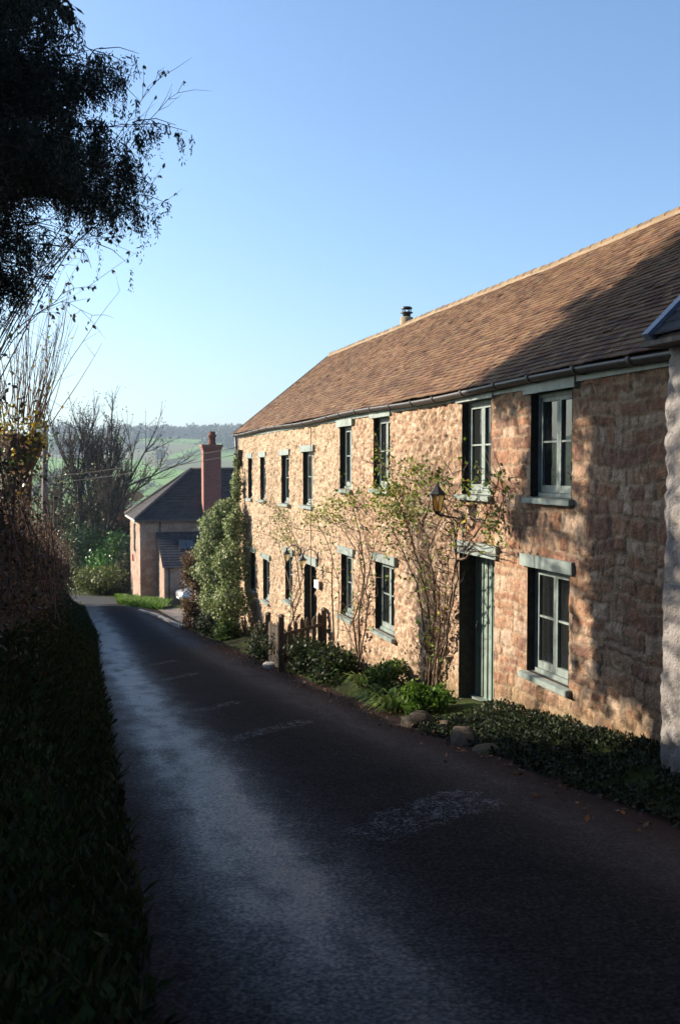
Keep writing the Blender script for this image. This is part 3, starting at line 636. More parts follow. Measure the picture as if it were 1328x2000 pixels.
# lean-to with a skylight
la = (at(305, 1100, 54.6) - c0).dot(fb) ; lz0, lz1 = at(400, 1103, 52)[2], at(400, 1040, 54.8)[2]; ld = 2.9; ll = 7.2; la = 1.0
b = MB(); stone_panel(b, fp(la, -ld, zg0), fa, UP, -fb, ld, lz0 - zg0, 8, palF); stone_panel(b, fp(la, -ld, zg0), fb, UP, -fa, ll, lz0 - zg0, 12, palF)
b.add([fp(la, -ld, lz0), fp(la, 0, lz0), fp(la, 0, lz1)], [(0, 2, 1)], (.42, .3, .23)); b.build('lean_to', M['stone'], fh)
b = MB(); hip_rows(b, fp(la - .12, -ld - .3, lz0 - .2), fp(la + ll, -ld - .3, lz0 - .2), fp(la - .12, 0, lz1), fp(la + ll, 0, lz1), 14, (.05, .05, .055)); lr = b.build('lean_to_roof', M['slate'], fh)
sk = at(370, 1068, 53.2); sa = (sk - c0).dot(fb); tv = (fp(0, 0, lz1) - fp(0, -ld, lz0)) / math.hypot(ld, lz1 - lz0); tn = np.cross(fb, tv); tn = tn if tn[2] > 0 else -tn
so_ = fp(sa - .42, -ld * .62, lz0 + (lz1 - lz0) * .38) + tn * .03
b = MB(); b.box(so_, fb * .85, tv * 1.1, tn * .06); skl = b.build('skylight', M['iron'], fh)
b = MB(); 
for f0 in (.05, .45): b.box(so_ + fb * f0 + tv * .06 + tn * .061, fb * .36, tv * .98, tn * .008)
b.build('pane', M['glass'], skl)
b = MB(); b.box(fp(-.012, 2.6, -4.9), -fb * .05, fa * .75, UP * 1.75); fw = b.build('window', M['paint'], fh)
b = MB(); b.box(fp(-.065, 2.66, -4.84), -fb * .01, fa * .63, UP * 1.6); b.build('pane', M['glass'], fw)
b = MB(); b.tube([fp(1.1, -.08, ze - .15), fp(1.1, -.08, -4.3)], .045, 6); b.build('drainpipe', M['gutter'], fh)
b = MB(); b.box(fp(-.06, 3.9, -5.5), -fb * .06, fa * .3, UP * .4, (.4, .03, .03)); b.build('meter_box', M['wood'], fh)
b = MB(); b.tube([fp(la + .25, -ld - .08, lz0 - .1), fp(la + .25, -ld - .08, zg0)], .05, 6); b.build('drainpipe', M['gutter'], fh)

# ------------------------------------------------------------------ parked cars in the drive
M['silver'] = plain('silver_paint', (.55, .57, .6), .22, .6, .05, 3, 0); M['white_paint'] = plain('white_car_paint', (.7, .7, .7), .25, 0, .05, 3, 0)
M['tyre'] = plain('tyre', (.02, .02, .02), .85, 0, .2, 10, .2); M['lens'] = plain('headlamp_lens', (.75, .78, .8), .08, 0, .05, 4, 0, .8); M['red_lens'] = plain('red_lens', (.6, .02, .02), .15, 0, .05, 4, 0, .8)
def make_car(loc, rz, mat, label):
    c = thing('parked_car', (0, 0, 0), label, 'car', 'cars parked on the driveway')
    # x forward; stations: (x, half width, bottom, waist, top half width, top)
    st = [(-2.0, .70, .42, .62, .66, .95), (-1.9, .80, .25, .6, .72, 1.0), (-1.2, .84, .2, .6, .78, 1.0), (-.2, .85, .2, .6, .79, .98), (.7, .85, .2, .6, .78, .96), (1.3, .83, .2, .58, .72, .88), (1.8, .78, .22, .52, .62, .76), (1.98, .66, .32, .5, .55, .66)]
    V = []
    for x_, hw, zb, zw, tw_, zt in st: V += [(x_, -hw * .92, zb), (x_, -hw, zw), (x_, -tw_, zt), (x_, 0, zt + .03), (x_, tw_, zt), (x_, hw, zw), (x_, hw * .92, zb)]
    n = 7; f = [(i * n + j, i * n + (j + 1) % n, (i + 1) * n + (j + 1) % n, (i + 1) * n + j) for i in range(len(st) - 1) for j in range(n)] + [tuple(range(n))[::-1], tuple((len(st) - 1) * n + j for j in range(n))]
    b = MB(); b.add(V, f, None, True); body = b.build('body', mat, c)
    cs = [(-1.85, .66, .96, .5, 1.12), (-1.55, .70, .98, .58, 1.40), (-.6, .72, .98, .60, 1.47), (.2, .72, .97, .58, 1.42), (.95, .70, .94, .5, 1.0)]
    V = []
    for x_, hw, zb, tw_, zt in cs: V += [(x_, -hw, zb), (x_, -tw_, zt), (x_, tw_, zt), (x_, hw, zb)]
    b = MB(); b.add(V, [(i * 4 + j, i * 4 + (j + 1) % 4, i * 4 + 4 + (j + 1) % 4, i * 4 + 4 + j) for i in range(4) for j in range(4)], None); b.build('windows', M['glass'], c)
    b = MB(); b.add([(-1.6, -.56, 1.405), (-1.6, .56, 1.405), (-.6, .6, 1.49), (-.6, -.6, 1.49), (.25, .56, 1.43), (.25, -.56, 1.43)], [(0, 3, 2, 1), (3, 5, 4, 2)], None, True); b.build('roof', mat, c)
    for x_ in (-1.3, 1.25):
        for y_ in (-.80, .80):
            b = MB(); b.lathe((x_, y_ - .09, .31), [(.0, 0), (.2, 0), (.30, .01), (.31, .05), (.31, .13), (.30, .17), (.2, .18), (0, .18)], 18, axis=(0, 1, 0)); wh = b.build('wheel', M['tyre'], c)
            b = MB(); b.lathe((x_, y_ - .10, .31), [(0, 0), (.19, 0), (.19, .2), (0, .2)], 12, axis=(0, 1, 0)); b.build('rim', M['silver'], wh)
    for y_ in (-.58, .58):
        b = MB(); b.lathe((1.86, y_, .62), [(0, .09), (.10, .07), (.13, 0)], 12, axis=(1, 0, .2)); b.build('headlight', M['lens'], c)
        b = MB(); b.box((-2.03, y_ - .1, .62), (.1, 0, 0), (0, .2, 0), (0, 0, .3)); b.build('tail_light', M['red_lens'], c)
        b = MB(); b.lathe((.62, y_ * 1.58, .98), [(0, -.06), (.08, -.03), (.09, .03), (0, .06)], 8, axis=(1, 0, 0)); b.build('mirror', mat, c)
    b = MB(); b.box((1.97, -.45, .34), (.03, 0, 0), (0, .9, 0), (0, 0, .14)); b.build('grille', M['iron'], c)
    b = MB(); b.box((2.005, -.26, .36), (.012, 0, 0), (0, .52, 0), (0, 0, .11)); b.build('number_plate', M['plastic'], c)
    c.location = loc; c.rotation_euler = (0, 0, rz); return c
p1 = at(421, 1176, 52.5); p1 = gp(p1[0], p1[1], .06); make_car(p1, math.atan2(-.42, -1), M['silver'], 'silver small car facing the lane with its headlamps half hidden by the brown shrub')
p2 = at(462, 1176, 48.5); p2 = gp(p2[0], p2[1], .06); make_car(p2, math.atan2(.3, 1), M['white_paint'], 'pale car showing a red tail lamp between the brown shrub and the ivy')

# ------------------------------------------------------------------ lanterns
def gooseneck(px, py, bx, by, label):
    s_, z_ = onwall(bx, by, .05); sl_, zl_ = onwall(px, py, .42); wpl = wp(s_, .05, z_)
    L = thing('wall_lantern', wpl, label, 'lantern', 'twin lanterns by the far door'); c = wp(s_, .40, zl_)
    b = MB(); b.lathe(wpl, [(.0, 0), (.055, 0), (.05, .03), (.02, .05)], 10, axis=WN); b.box(wpl - UP * .16 - WT * .02, WT * .04, WN * .02, UP * .32)
    pts = [wpl + WN * .03]
    for k in range(13): a = math.pi * (1.15 - 1.15 * k / 12) ; pts.append(wp(s_, .24 + .16 * math.cos(a), z_ + .05 + .16 * math.sin(a)))
    pts.append(c + UP * .12); b.tube(pts, .010, 6); b.build('bracket', M['iron'], L)
    b = MB(); b.lathe(c, [(.012, .14), (.02, .10), (.04, .06), (.075, .02), (.10, 0), (.095, -.008), (.03, .02)], 16); b.build('hood', M['iron'], L)
    b = MB(); b.lathe(c, [(.082, -.005), (.08, -.04), (.066, -.10), (.04, -.155), (.014, -.18), (0, -.185)], 14); b.build('glass_shade', M['lampclear'], L)
    b = MB(); b.lathe(c - UP * .185, [(.02, .01), (.02, -.015), (0, -.03)], 8); b.build('finial', M['iron'], L)
gooseneck(573, 1087, 589, 1083, 'black gooseneck wall lantern farther up beside the narrow window left of the dark doorway')
gooseneck(608, 1101, 622, 1092, 'black gooseneck wall lantern with amber glass hanging in front of the dark far doorway')
s_, z_ = onwall(905, 1014, .02); cq = .40
cl = thing('coach_lantern', wp(s_, .02, z_), 'six sided coach lantern with amber glass on a scrolled bracket left of the near door', 'lantern')
sl_, zl_ = onwall(893, 1010, cq); base = wp(s_, cq, zl_)
b = MB(); b.tube([wp(s_, .03, z_), base], .014, 6); b.box(wp(s_ - .02, .015, z_ - .25), WT * .04, WN * .02, UP * .32)
b.tube([wp(s_, .22 - .11 * math.cos(a) * (1 - a / 12), z_ - .09 - .09 * math.sin(a) * (1 - a / 12)) for a in np.linspace(-1.2, 6.5, 22)], .009, 5); b.build('bracket', M['iron'], cl)
b = MB(); b.lathe(base, [(.03, 0), (.055, .05)], 6, sm=False)
b.lathe(base, [(.112, .265), (.116, .28), (.075, .33), (.062, .34), (.042, .37), (.018, .39), (.013, .42), (0, .43)], 6, sm=False)
for j in range(6):
    a = j * math.pi / 3; U_ = np.array((0, 1.0, 0)); d_ = None
    zax = UP; aa = np.array([1.0, 0, 0]); Uv = np.cross(zax, aa); Wv = np.cross(zax, Uv); r0 = math.cos(a) * Uv + math.sin(a) * Wv
    b.tube([base + r0 * .05 + UP * .045, base + r0 * .104 + UP * .27], .007, 4)
b.build('lantern_frame', M['iron'], cl)
b = MB(); b.lathe(base, [(.047, .045), (.10, .268)], 6, sm=False); b.build('glass_panels', M['amber'], cl)

# ------------------------------------------------------------------ timber fence and gate by the far door
def pickets(root, p0, p1, n, h, dirn):
    d = (p1 - p0); ln = math.hypot(d[0], d[1]); ux = np.array((d[0], d[1], 0)) / ln; nx_ = np.array((-ux[1], ux[0], 0)) * .018; wdt = .085
    for i in range(n):
        f = (i + .5) / n; o_ = p0 + d * f - ux * wdt / 2; hh_ = h * random.uniform(.95, 1.04); b = MB(); c_ = np.array((.095, .075, .058)) * random.uniform(.75, 1.15); lean = ux * random.uniform(-.015, .015)
        F_ = [o_ + UP * .05, o_ + ux * wdt + UP * .05, o_ + ux * wdt + UP * (hh_ - .08) + lean, o_ + ux * wdt / 2 + UP * hh_ + lean, o_ + UP * (hh_ - .08) + lean]
        V = [k for k in F_] + [k + nx_ for k in F_]; b.add(V, [(0, 1, 2, 3, 4), (9, 8, 7, 6, 5)] + [(i2, i2 + 5, (i2 + 1) % 5 + 5, (i2 + 1) % 5) for i2 in range(5)], c_); b.build('picket', M['wood'], root)
    for hz in (.25, .72):
        b = MB(); b.box(p0 + UP * h * hz - nx_ * 2.6, d, nx_ * 2.4, UP * .07, (.08, .062, .05)); b.build('rail', M['wood'], root)
def post(root, p, h, w_=.11):
    b = MB(); o_ = p - np.array((w_ / 2, w_ / 2, .3)); b.box(o_, (w_, 0, 0), (0, w_, 0), (0, 0, h + .3), (.085, .068, .052)); b.lathe(p + UP * h, [(w_ * .62, 0), (w_ * .62, .03), (0, .07)], 4, (.085, .068, .052), sm=False); b.build('post', M['wood'], root)
d_ = ray(550, 1300); c1 = wg(onwall(550, 1300, 1.02)[0], 1.02); sC = sq(c1[0], c1[1])[0]
g1 = thing('picket_gate', c1, 'low weathered picket gate along the lane edge in front of the far door', 'gate'); e1 = wg(sC + 1.35, 1.02)
pickets(g1, c1 + WT * .1, e1 - WT * .08, 8, .98, 1); post(g1, e1, 1.12)
g2 = thing('picket_fence', c1, 'short picket fence running from the lane back to the cottage wall beside the far door', 'fence'); e2 = wg(sC + .1, .12)
pickets(g2, c1 - WN * .1, e2, 6, 1.02, 1); post(g2, c1, 1.12); post(g2, e2 - WN * .02, 1.05)

# ------------------------------------------------------------------ stones and step
def rock(name, c, r, sd, label, colr, sq_=(1, 1, .7), cat='stone'):
    nU, nV = 22, 14; V = []; cc = []
    for i in range(nV + 1):
        ph = math.pi * i / nV
        for j in range(nU):
            th = 2 * math.pi * j / nU; d = np.array((math.sin(ph) * math.cos(th), math.sin(ph) * math.sin(th), math.cos(ph)))
            n1 = float(vnoise(d[0] * 1.6 + sd + d[2], d[1] * 1.6 + sd * 3 - d[2], sd)); n2 = float(fbm(d[0] * 5 + d[2] * 3, d[1] * 5 - d[2] * 2, sd + 5))
            k = r * (.75 + .45 * n1 + .16 * n2); dd = np.sign(d) * np.abs(d) ** .75; V.append(np.asarray(c) + dd * k * np.array(sq_)); cc.append(np.array(colr) * (.6 + .8 * n2))
    f = [(i * nU + j, (i + 1) * nU + j, (i + 1) * nU + (j + 1) % nU, i * nU + (j + 1) % nU) for i in range(nV) for j in range(nU)]
    b = MB(); b.add(V, f, np.array(cc), True); return tag(b.build(name, M['rock']), label, cat)
def wx(x, y, q, dz=0): s_, z_ = onwall(x, y, q); return wg(s_, q, dz)
rock('boulder', wx(820, 1425, 1.0, -.02), .21, 3, 'dark squat boulder below the leafy plants left of the doorstep', (.05, .042, .032), (1, 1, .85), 'boulder')
rock('stone', wx(866, 1428, .8, -.02), .13, 5, 'small pale stone just left of the doorstep behind the slab', (.16, .12, .085), (1.1, .8, .6))
rock('stone_slab', wx(905, 1440, 1.0, .0), .27, 8, 'long leaning stone slab at the lane edge in front of the doorstep', (.10, .078, .06), (.45, 1.15, .45), 'slab')
rock('stone', wx(955, 1482, 1.0, -.03), .16, 10, 'mossy rock at the lane edge under the trailing ground cover', (.11, .09, .055), (1, 1, .6))
rock('stone', wx(528, 1318, 1.1, .05), .14, 12, 'single pale stone at the lane edge in front of the picket gate', (.5, .47, .44), (1, 1, .6))
dk = [k for k in ops if k[0] == 'door'][0]
b = MB(); n = 14; V = []                             # worn slab in front of the door
for i in range(n):
    a = 2 * math.pi * i / n; r1 = .62 * (1 + .1 * math.sin(3 * a)); ss = (dk[1] + dk[2]) / 2 + .1 + r1 * max(-.8, min(.8, math.cos(a) * 1.2)); qq = .22 + .42 * max(-.75, min(.75, math.sin(a) * 1.3)); V += [wp(ss, qq, dk[3] - .05 + .01 * math.sin(a * 2)), wp(ss, qq * 1.02, dk[3] - .35)]
V.append(wp((dk[1] + dk[2]) / 2 + .1, .22, dk[3] - .03)); b.add(V, [(2 * i, (2 * i + 2) % (2 * n), 2 * n) for i in range(n)] + [(2 * i, 2 * i + 1, (2 * i + 3) % (2 * n), (2 * i + 2) % (2 * n)) for i in range(n)], (.36, .28, .2))
tag(b.build('doorstep', M['rock']), 'worn flat stone doorstep under the near sage green door', 'doorstep')
# kerb stones along the drive mouth
kb = [hit(x_, y_) for x_, y_ in ((276, 1194), (296, 1200), (314, 1205), (326, 1212), (336, 1216), (348, 1222), (362, 1228))]
for i in range(len(kb) - 1):
    a, e = gp(kb[i][0], kb[i][1]), gp(kb[i + 1][0], kb[i + 1][1]); d = (e - a) * .94; nrm = np.array((d[1], -d[0], 0)) / np.hypot(d[0], d[1]) * .16
    b = MB(); b.box(a - UP * .1, d, nrm, UP * (.2 + .02 * (i % 2)), np.array((.42, .38, .34)) * random.uniform(.8, 1.1)); tag(b.build('kerb_stone', M['rock']), 'pale kerb stone edging the lane at the driveway mouth', 'kerb stone', 'kerb stones at the driveway mouth')
rock('gatepost', wx(418, 1180, .2, .5), .34, 15, 'rough pale stone gatepost beneath the ivy at the driveway mouth', (.38, .30, .23), (.6, .6, 1.8), 'gatepost')

# ------------------------------------------------------------------ plants
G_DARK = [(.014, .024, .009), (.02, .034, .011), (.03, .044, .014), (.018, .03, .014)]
G_MID = [(.05, .10, .02), (.07, .13, .025), (.04, .08, .02), (.09, .14, .03)]
G_LITE = [(.10, .17, .035), (.14, .21, .05), (.18, .22, .06), (.08, .14, .03)]
YEL = [(.30, .26, .03), (.22, .24, .03), (.38, .27, .03)]
BROWN = [(.12, .06, .035), (.16, .085, .045), (.09, .05, .035), (.20, .12, .06), (.13, .07, .05)]
def blob_pts(N, c, rad, shell=.55, clump=0.0, sd=0):
    d = rng.normal(size=(N, 3)); d /= np.linalg.norm(d, axis=1, keepdims=True); r_ = shell + (1 - shell) * rng.random((N, 1)) ** .6
    if clump: r_ = r_ * (1 - clump + 2 * clump * (fbm(d[:, 0] * 2.2 + d[:, 2] * 1.7 + sd, d[:, 1] * 2.2 - d[:, 2] * 1.3, sd, 3)[:, None]))
    return np.asarray(c) + d * r_ * np.asarray(rad), d
def shrub(name, c, rad, N, size, pal, label, cat='shrub', mat='leaf', group=None, stems=8, clump=.45, sd=0, blobs=5, up=.3, base=None):
    c = np.asarray(c, float); g = base if base is not None else gp(c[0], c[1]); root = thing(name, g, label, cat, group); b = MB(); r_ = np.random.default_rng(sd + 100); rad = np.asarray(rad, float)
    for k in range(blobs):
        cc = c + (r_.random(3) - .5) * rad * 1.1; rr_ = rad * r_.uniform(.45, .75); P_, d_ = blob_pts(N // blobs, cc, rr_, .35, clump, sd + k * 3); ok = P_[:, 2] > gz(P_[:, 0], P_[:, 1]) + .02; P_ = P_[ok]
        b.quads(leafq(P_, size * rng.uniform(.6, 1.3, len(P_)), None, up, .6, nrm=d_[ok] + np.array((0, 0, .4))), cols(len(P_), pal, .22))
    b.build('foliage', M[mat], root); b = MB()
    for k in range(stems):
        e = c + (r_.random(3) - .5) * rad * 1.2; m_ = (g + e) / 2 + r_.normal(size=3) * .08; b.tube([g + r_.normal(size=3) * np.array((.1, .1, 0)) - UP * .05, m_, e], [.022, .016, .006], 5, (.09, .065, .045))
    b.build('stems', M['bark'], root); return root
# ivy-clad shrub climbing the far corner of the cottage
iv = wp(HL - .2, .55, 0); groot = wg(HL - .2, .6)
root = thing('climbing_ivy', groot, 'tall pale green variegated ivy heaped against the far corner of the cottage', 'ivy'); b = MB()
for (x_, y_, Y_, rx, rz_) in ((442, 1000, 29.6, .5, .45), (428, 1030, 29.8, .75, .65), (420, 1075, 29.7, .85, .7), (425, 1120, 29.4, .85, .7), (432, 1165, 29, .8, .65), (458, 1030, 29, .4, .8), (452, 1100, 28.6, .6, .9), (462, 950, 29.8, .2, .7), (464, 900, 30.2, .13, .4), (450, 1175, 28, .7, .6), (405, 1070, 30.2, .4, .35), (402, 1110, 30, .35, .3)):
    rx *= .86; rz_ *= .86; P_, d_ = blob_pts(int(4600 * rx), at(x_, y_, Y_), (rx, rx, rz_), .5, .55, int(x_)); b.quads(leafq(P_, (.075 * rng.uniform(.6, 1.4, len(P_))), None, -.2, .7, nrm=d_ + np.array((-.3, 0, .3))), cols(len(P_), [(.20, .25, .10), (.25, .30, .14), (.12, .17, .05), (.33, .36, .20), (.07, .11, .03)], .2))
b.build('foliage', M['leaf'], root); b = MB(); b.tube([groot, at(455, 1100, 29.3), at(462, 1000, 29.8), at(464, 900, 30.2)], [.07, .06, .045, .02], 6, (.08, .06, .04)); b.build('stem', M['bark'], root)
# brown leaved small tree between drive and ivy
c = at(383, 1110, 35); g = gp(c[0], c[1] ); root = thing('beech_sapling', g, 'small brown leaved beech sapling at the driveway mouth left of the ivy', 'tree'); b = MB()
for (x_, y_, r_) in ((375, 1095, .42), (390, 1115, .5), (380, 1140, .5), (395, 1150, .4), (372, 1120, .35), (372, 1185, .42), (388, 1190, .45), (376, 1210, .4)):
    P_, d_ = blob_pts(900, at(x_, y_, 35), (r_, r_, r_), .3, .4, int(y_)); b.quads(leafq(P_, .085 * rng.uniform(.6, 1.3, len(P_)), None, 0, .6), cols(len(P_), BROWN + [(.2, .15, .03), (.06, .06, .02)], .25))
b.build('crown', M['dry_leaf'], root); b = MB(); b.tube([g - UP * .1, at(388, 1180, 35), at(392, 1155, 35), at(384, 1110, 35)], [.06, .05, .04, .015], 6, (.07, .05, .04)); b.tube([g - UP * .1, at(378, 1180, 35), at(378, 1130, 35)], [.05, .04, .015], 6, (.07, .05, .04)); b.build('trunk', M['bark'], root)
# border under the front wall
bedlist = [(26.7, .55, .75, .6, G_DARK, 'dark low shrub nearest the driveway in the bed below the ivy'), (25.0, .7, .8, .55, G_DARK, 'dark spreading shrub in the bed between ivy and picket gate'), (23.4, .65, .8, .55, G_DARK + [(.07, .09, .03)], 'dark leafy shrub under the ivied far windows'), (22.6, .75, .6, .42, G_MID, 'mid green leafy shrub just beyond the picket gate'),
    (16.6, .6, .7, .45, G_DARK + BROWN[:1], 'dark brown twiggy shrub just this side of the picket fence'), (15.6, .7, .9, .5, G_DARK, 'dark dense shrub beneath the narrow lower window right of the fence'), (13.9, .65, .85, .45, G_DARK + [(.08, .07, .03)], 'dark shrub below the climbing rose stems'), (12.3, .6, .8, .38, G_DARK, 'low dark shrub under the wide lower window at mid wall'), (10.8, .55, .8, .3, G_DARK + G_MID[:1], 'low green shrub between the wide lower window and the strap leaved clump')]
HOFF = (10.35 - 12) 
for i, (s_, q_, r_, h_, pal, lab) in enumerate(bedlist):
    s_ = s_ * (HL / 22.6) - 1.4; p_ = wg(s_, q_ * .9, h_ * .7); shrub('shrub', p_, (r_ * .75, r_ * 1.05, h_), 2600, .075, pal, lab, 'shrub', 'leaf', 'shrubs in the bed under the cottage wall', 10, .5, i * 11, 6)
# dry twiggy growth against the wall
def strap_clump(s_, q_, n, ln, pal, label, group=None):
    g = wg(s_, q_); b = MB(); 
    for k in range(n):
        a = rng.random() * 6.28; l_ = ln * rng.uniform(.6, 1.2); d = np.array((math.cos(a), math.sin(a), 0)); o_ = g + d * rng.random() * .12; sd_ = np.cross(d, UP) * .014; h_ = rng.uniform(.5, 1.0)
        pts = [o_, o_ + d * l_ * .25 + UP * l_ * .5 * h_, o_ + d * l_ * .6 + UP * l_ * .62 * h_, o_ + d * l_ + UP * l_ * .35 * h_]; V = []
        for i, pt in enumerate(pts): wd = (1, 1.2, .9, .1)[i]; V += [pt - sd_ * wd, pt + sd_ * wd]
        b.add(V, [(0, 1, 3, 2), (2, 3, 5, 4), (4, 5, 7, 6)], cols(1, pal, .2)[0], True)
    return tag(b.build('strap_leaf_plant', M['leaf']), label, 'plant', group)
sP = onwall(790, 1385, .7)[0]; grp = 'strap leaved plants left of the doorstep'
strap_clump(sP, .85, 110, .42, G_LITE, 'bright strap leaved clump just left of the dark boulder', grp); strap_clump(sP + .75, .8, 80, .4, G_MID, 'strap leaved clump farther from the doorstep, behind the bright one', grp); strap_clump(sP + 2.4, .55, 60, .4, G_LITE, 'small lone strap leaved clump under the wide lower window', grp)
shrub('leafy_plant', wg(onwall(835, 1385, .6)[0], .6, .16), (.35, .4, .22), 1600, .07, [(.06, .14, .015), (.09, .18, .02), (.12, .2, .03)], 'bright green leafy plant sprawling behind the dark boulder', 'plant', 'leaf', None, 5, .3, 77, 4)
shrub('leafy_plant', wg(onwall(745, 1350, .5)[0], .5, .2), (.5, .5, .25), 1600, .07, G_MID, 'green leafy mound at the wall foot left of the strap leaved plants', 'plant', 'leaf', None, 5, .3, 79, 4)
# trailing ground cover in front of the near windows
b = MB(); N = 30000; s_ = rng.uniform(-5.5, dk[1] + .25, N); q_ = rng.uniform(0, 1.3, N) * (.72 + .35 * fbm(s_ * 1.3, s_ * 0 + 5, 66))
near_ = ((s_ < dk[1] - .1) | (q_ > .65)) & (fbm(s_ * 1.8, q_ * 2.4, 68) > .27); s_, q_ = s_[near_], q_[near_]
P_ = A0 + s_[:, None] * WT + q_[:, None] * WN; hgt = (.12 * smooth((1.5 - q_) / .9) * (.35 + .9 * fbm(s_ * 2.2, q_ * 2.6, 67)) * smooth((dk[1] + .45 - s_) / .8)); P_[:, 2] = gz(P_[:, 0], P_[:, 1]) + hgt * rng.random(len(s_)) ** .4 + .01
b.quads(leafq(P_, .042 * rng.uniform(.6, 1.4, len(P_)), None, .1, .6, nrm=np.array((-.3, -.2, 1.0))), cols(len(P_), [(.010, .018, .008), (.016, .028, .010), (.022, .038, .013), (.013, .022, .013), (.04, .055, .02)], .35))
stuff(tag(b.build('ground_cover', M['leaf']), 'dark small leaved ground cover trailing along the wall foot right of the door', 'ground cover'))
b = MB(); N = 900; s_ = rng.uniform(-3, 22, N); q_ = rng.normal(1.15, .22, N); P_ = A0 + s_[:, None] * WT + q_[:, None] * WN; P_[:, 2] = np.maximum(gz(P_[:, 0], P_[:, 1]), zr(P_[:, 1])) + .025
b.quads(leafq(P_, .06 * rng.uniform(.5, 1.2, N), None, 0, .65, nrm=np.array((0, 0, 1.6))), cols(N, BROWN + [(.3, .13, .04)], .25)); stuff(tag(b.build('fallen_leaves', M['dry_leaf']), 'brown fallen leaves along the edge of the lane below the cottage', 'leaves'))
# verge grass: left bank, and the sunlit strip at the far cottage
def grass(name, P_, h, pal, label):
    b = MB(); N = len(P_); a = rng.normal(size=(N, 3)) * .45; a[:, 2] = 1; a *= (h * rng.uniform(.5, 1.3, N))[:, None]; sd_ = rng.normal(size=(N, 3)); sd_[:, 2] = 0; sd_ *= (.007 * h / .16) / (np.linalg.norm(sd_, axis=1, keepdims=True) + 1e-6)
    c_ = rng.normal(size=(N, 3)) * h * .25; c_[:, 2] = 0; Q = np.stack([P_ - sd_, P_ + sd_, P_ + a * .6 + sd_ * .7, P_ + a + c_], axis=1); b.quads(Q, cols(N, pal, .25)); return stuff(tag(b.build(name, M['leaf']), label, 'grass'))
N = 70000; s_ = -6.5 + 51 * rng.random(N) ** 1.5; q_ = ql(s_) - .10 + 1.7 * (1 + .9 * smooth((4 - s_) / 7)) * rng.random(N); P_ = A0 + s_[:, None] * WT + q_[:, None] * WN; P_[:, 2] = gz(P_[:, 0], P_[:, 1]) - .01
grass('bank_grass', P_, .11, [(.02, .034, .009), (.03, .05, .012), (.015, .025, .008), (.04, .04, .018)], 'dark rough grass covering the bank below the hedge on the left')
N = 5200; s_ = -6 + 50 * rng.random(N) ** 1.4; q_ = ql(s_) - .15 + 1.7 * (1 + .9 * smooth((4 - s_) / 7)) * rng.random(N) ** .8; k_ = fbm(s_ * 1.5, q_ * 2.5, 311) > .46; s_, q_ = s_[k_], q_[k_]; N = len(s_); P_ = A0 + s_[:, None] * WT + q_[:, None] * WN; P_[:, 2] = gz(P_[:, 0], P_[:, 1]) + .03 + .09 * rng.random(N)
b = MB(); b.quads(leafq(P_, .075 * rng.uniform(.5, 1.4, N), None, .2, .75, nrm=np.array((.4, 0, 1.0))), cols(N, G_DARK + [(.05, .03, .015), (.04, .05, .02)], .3)); stuff(tag(b.build('bank_weeds', M['matt_leaf']), 'dark ivy and dead leaves among the grass of the left bank', 'weeds'))
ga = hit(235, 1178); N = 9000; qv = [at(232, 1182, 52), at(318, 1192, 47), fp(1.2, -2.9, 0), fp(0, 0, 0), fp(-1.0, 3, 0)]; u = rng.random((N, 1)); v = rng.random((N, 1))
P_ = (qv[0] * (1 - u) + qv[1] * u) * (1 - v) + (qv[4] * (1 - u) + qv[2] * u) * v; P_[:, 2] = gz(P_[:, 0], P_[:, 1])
grass('verge_grass', P_, .3, [(.10, .18, .03), (.13, .22, .04), (.08, .15, .03)], 'bright sunlit grass verge at the foot of the far cottage')

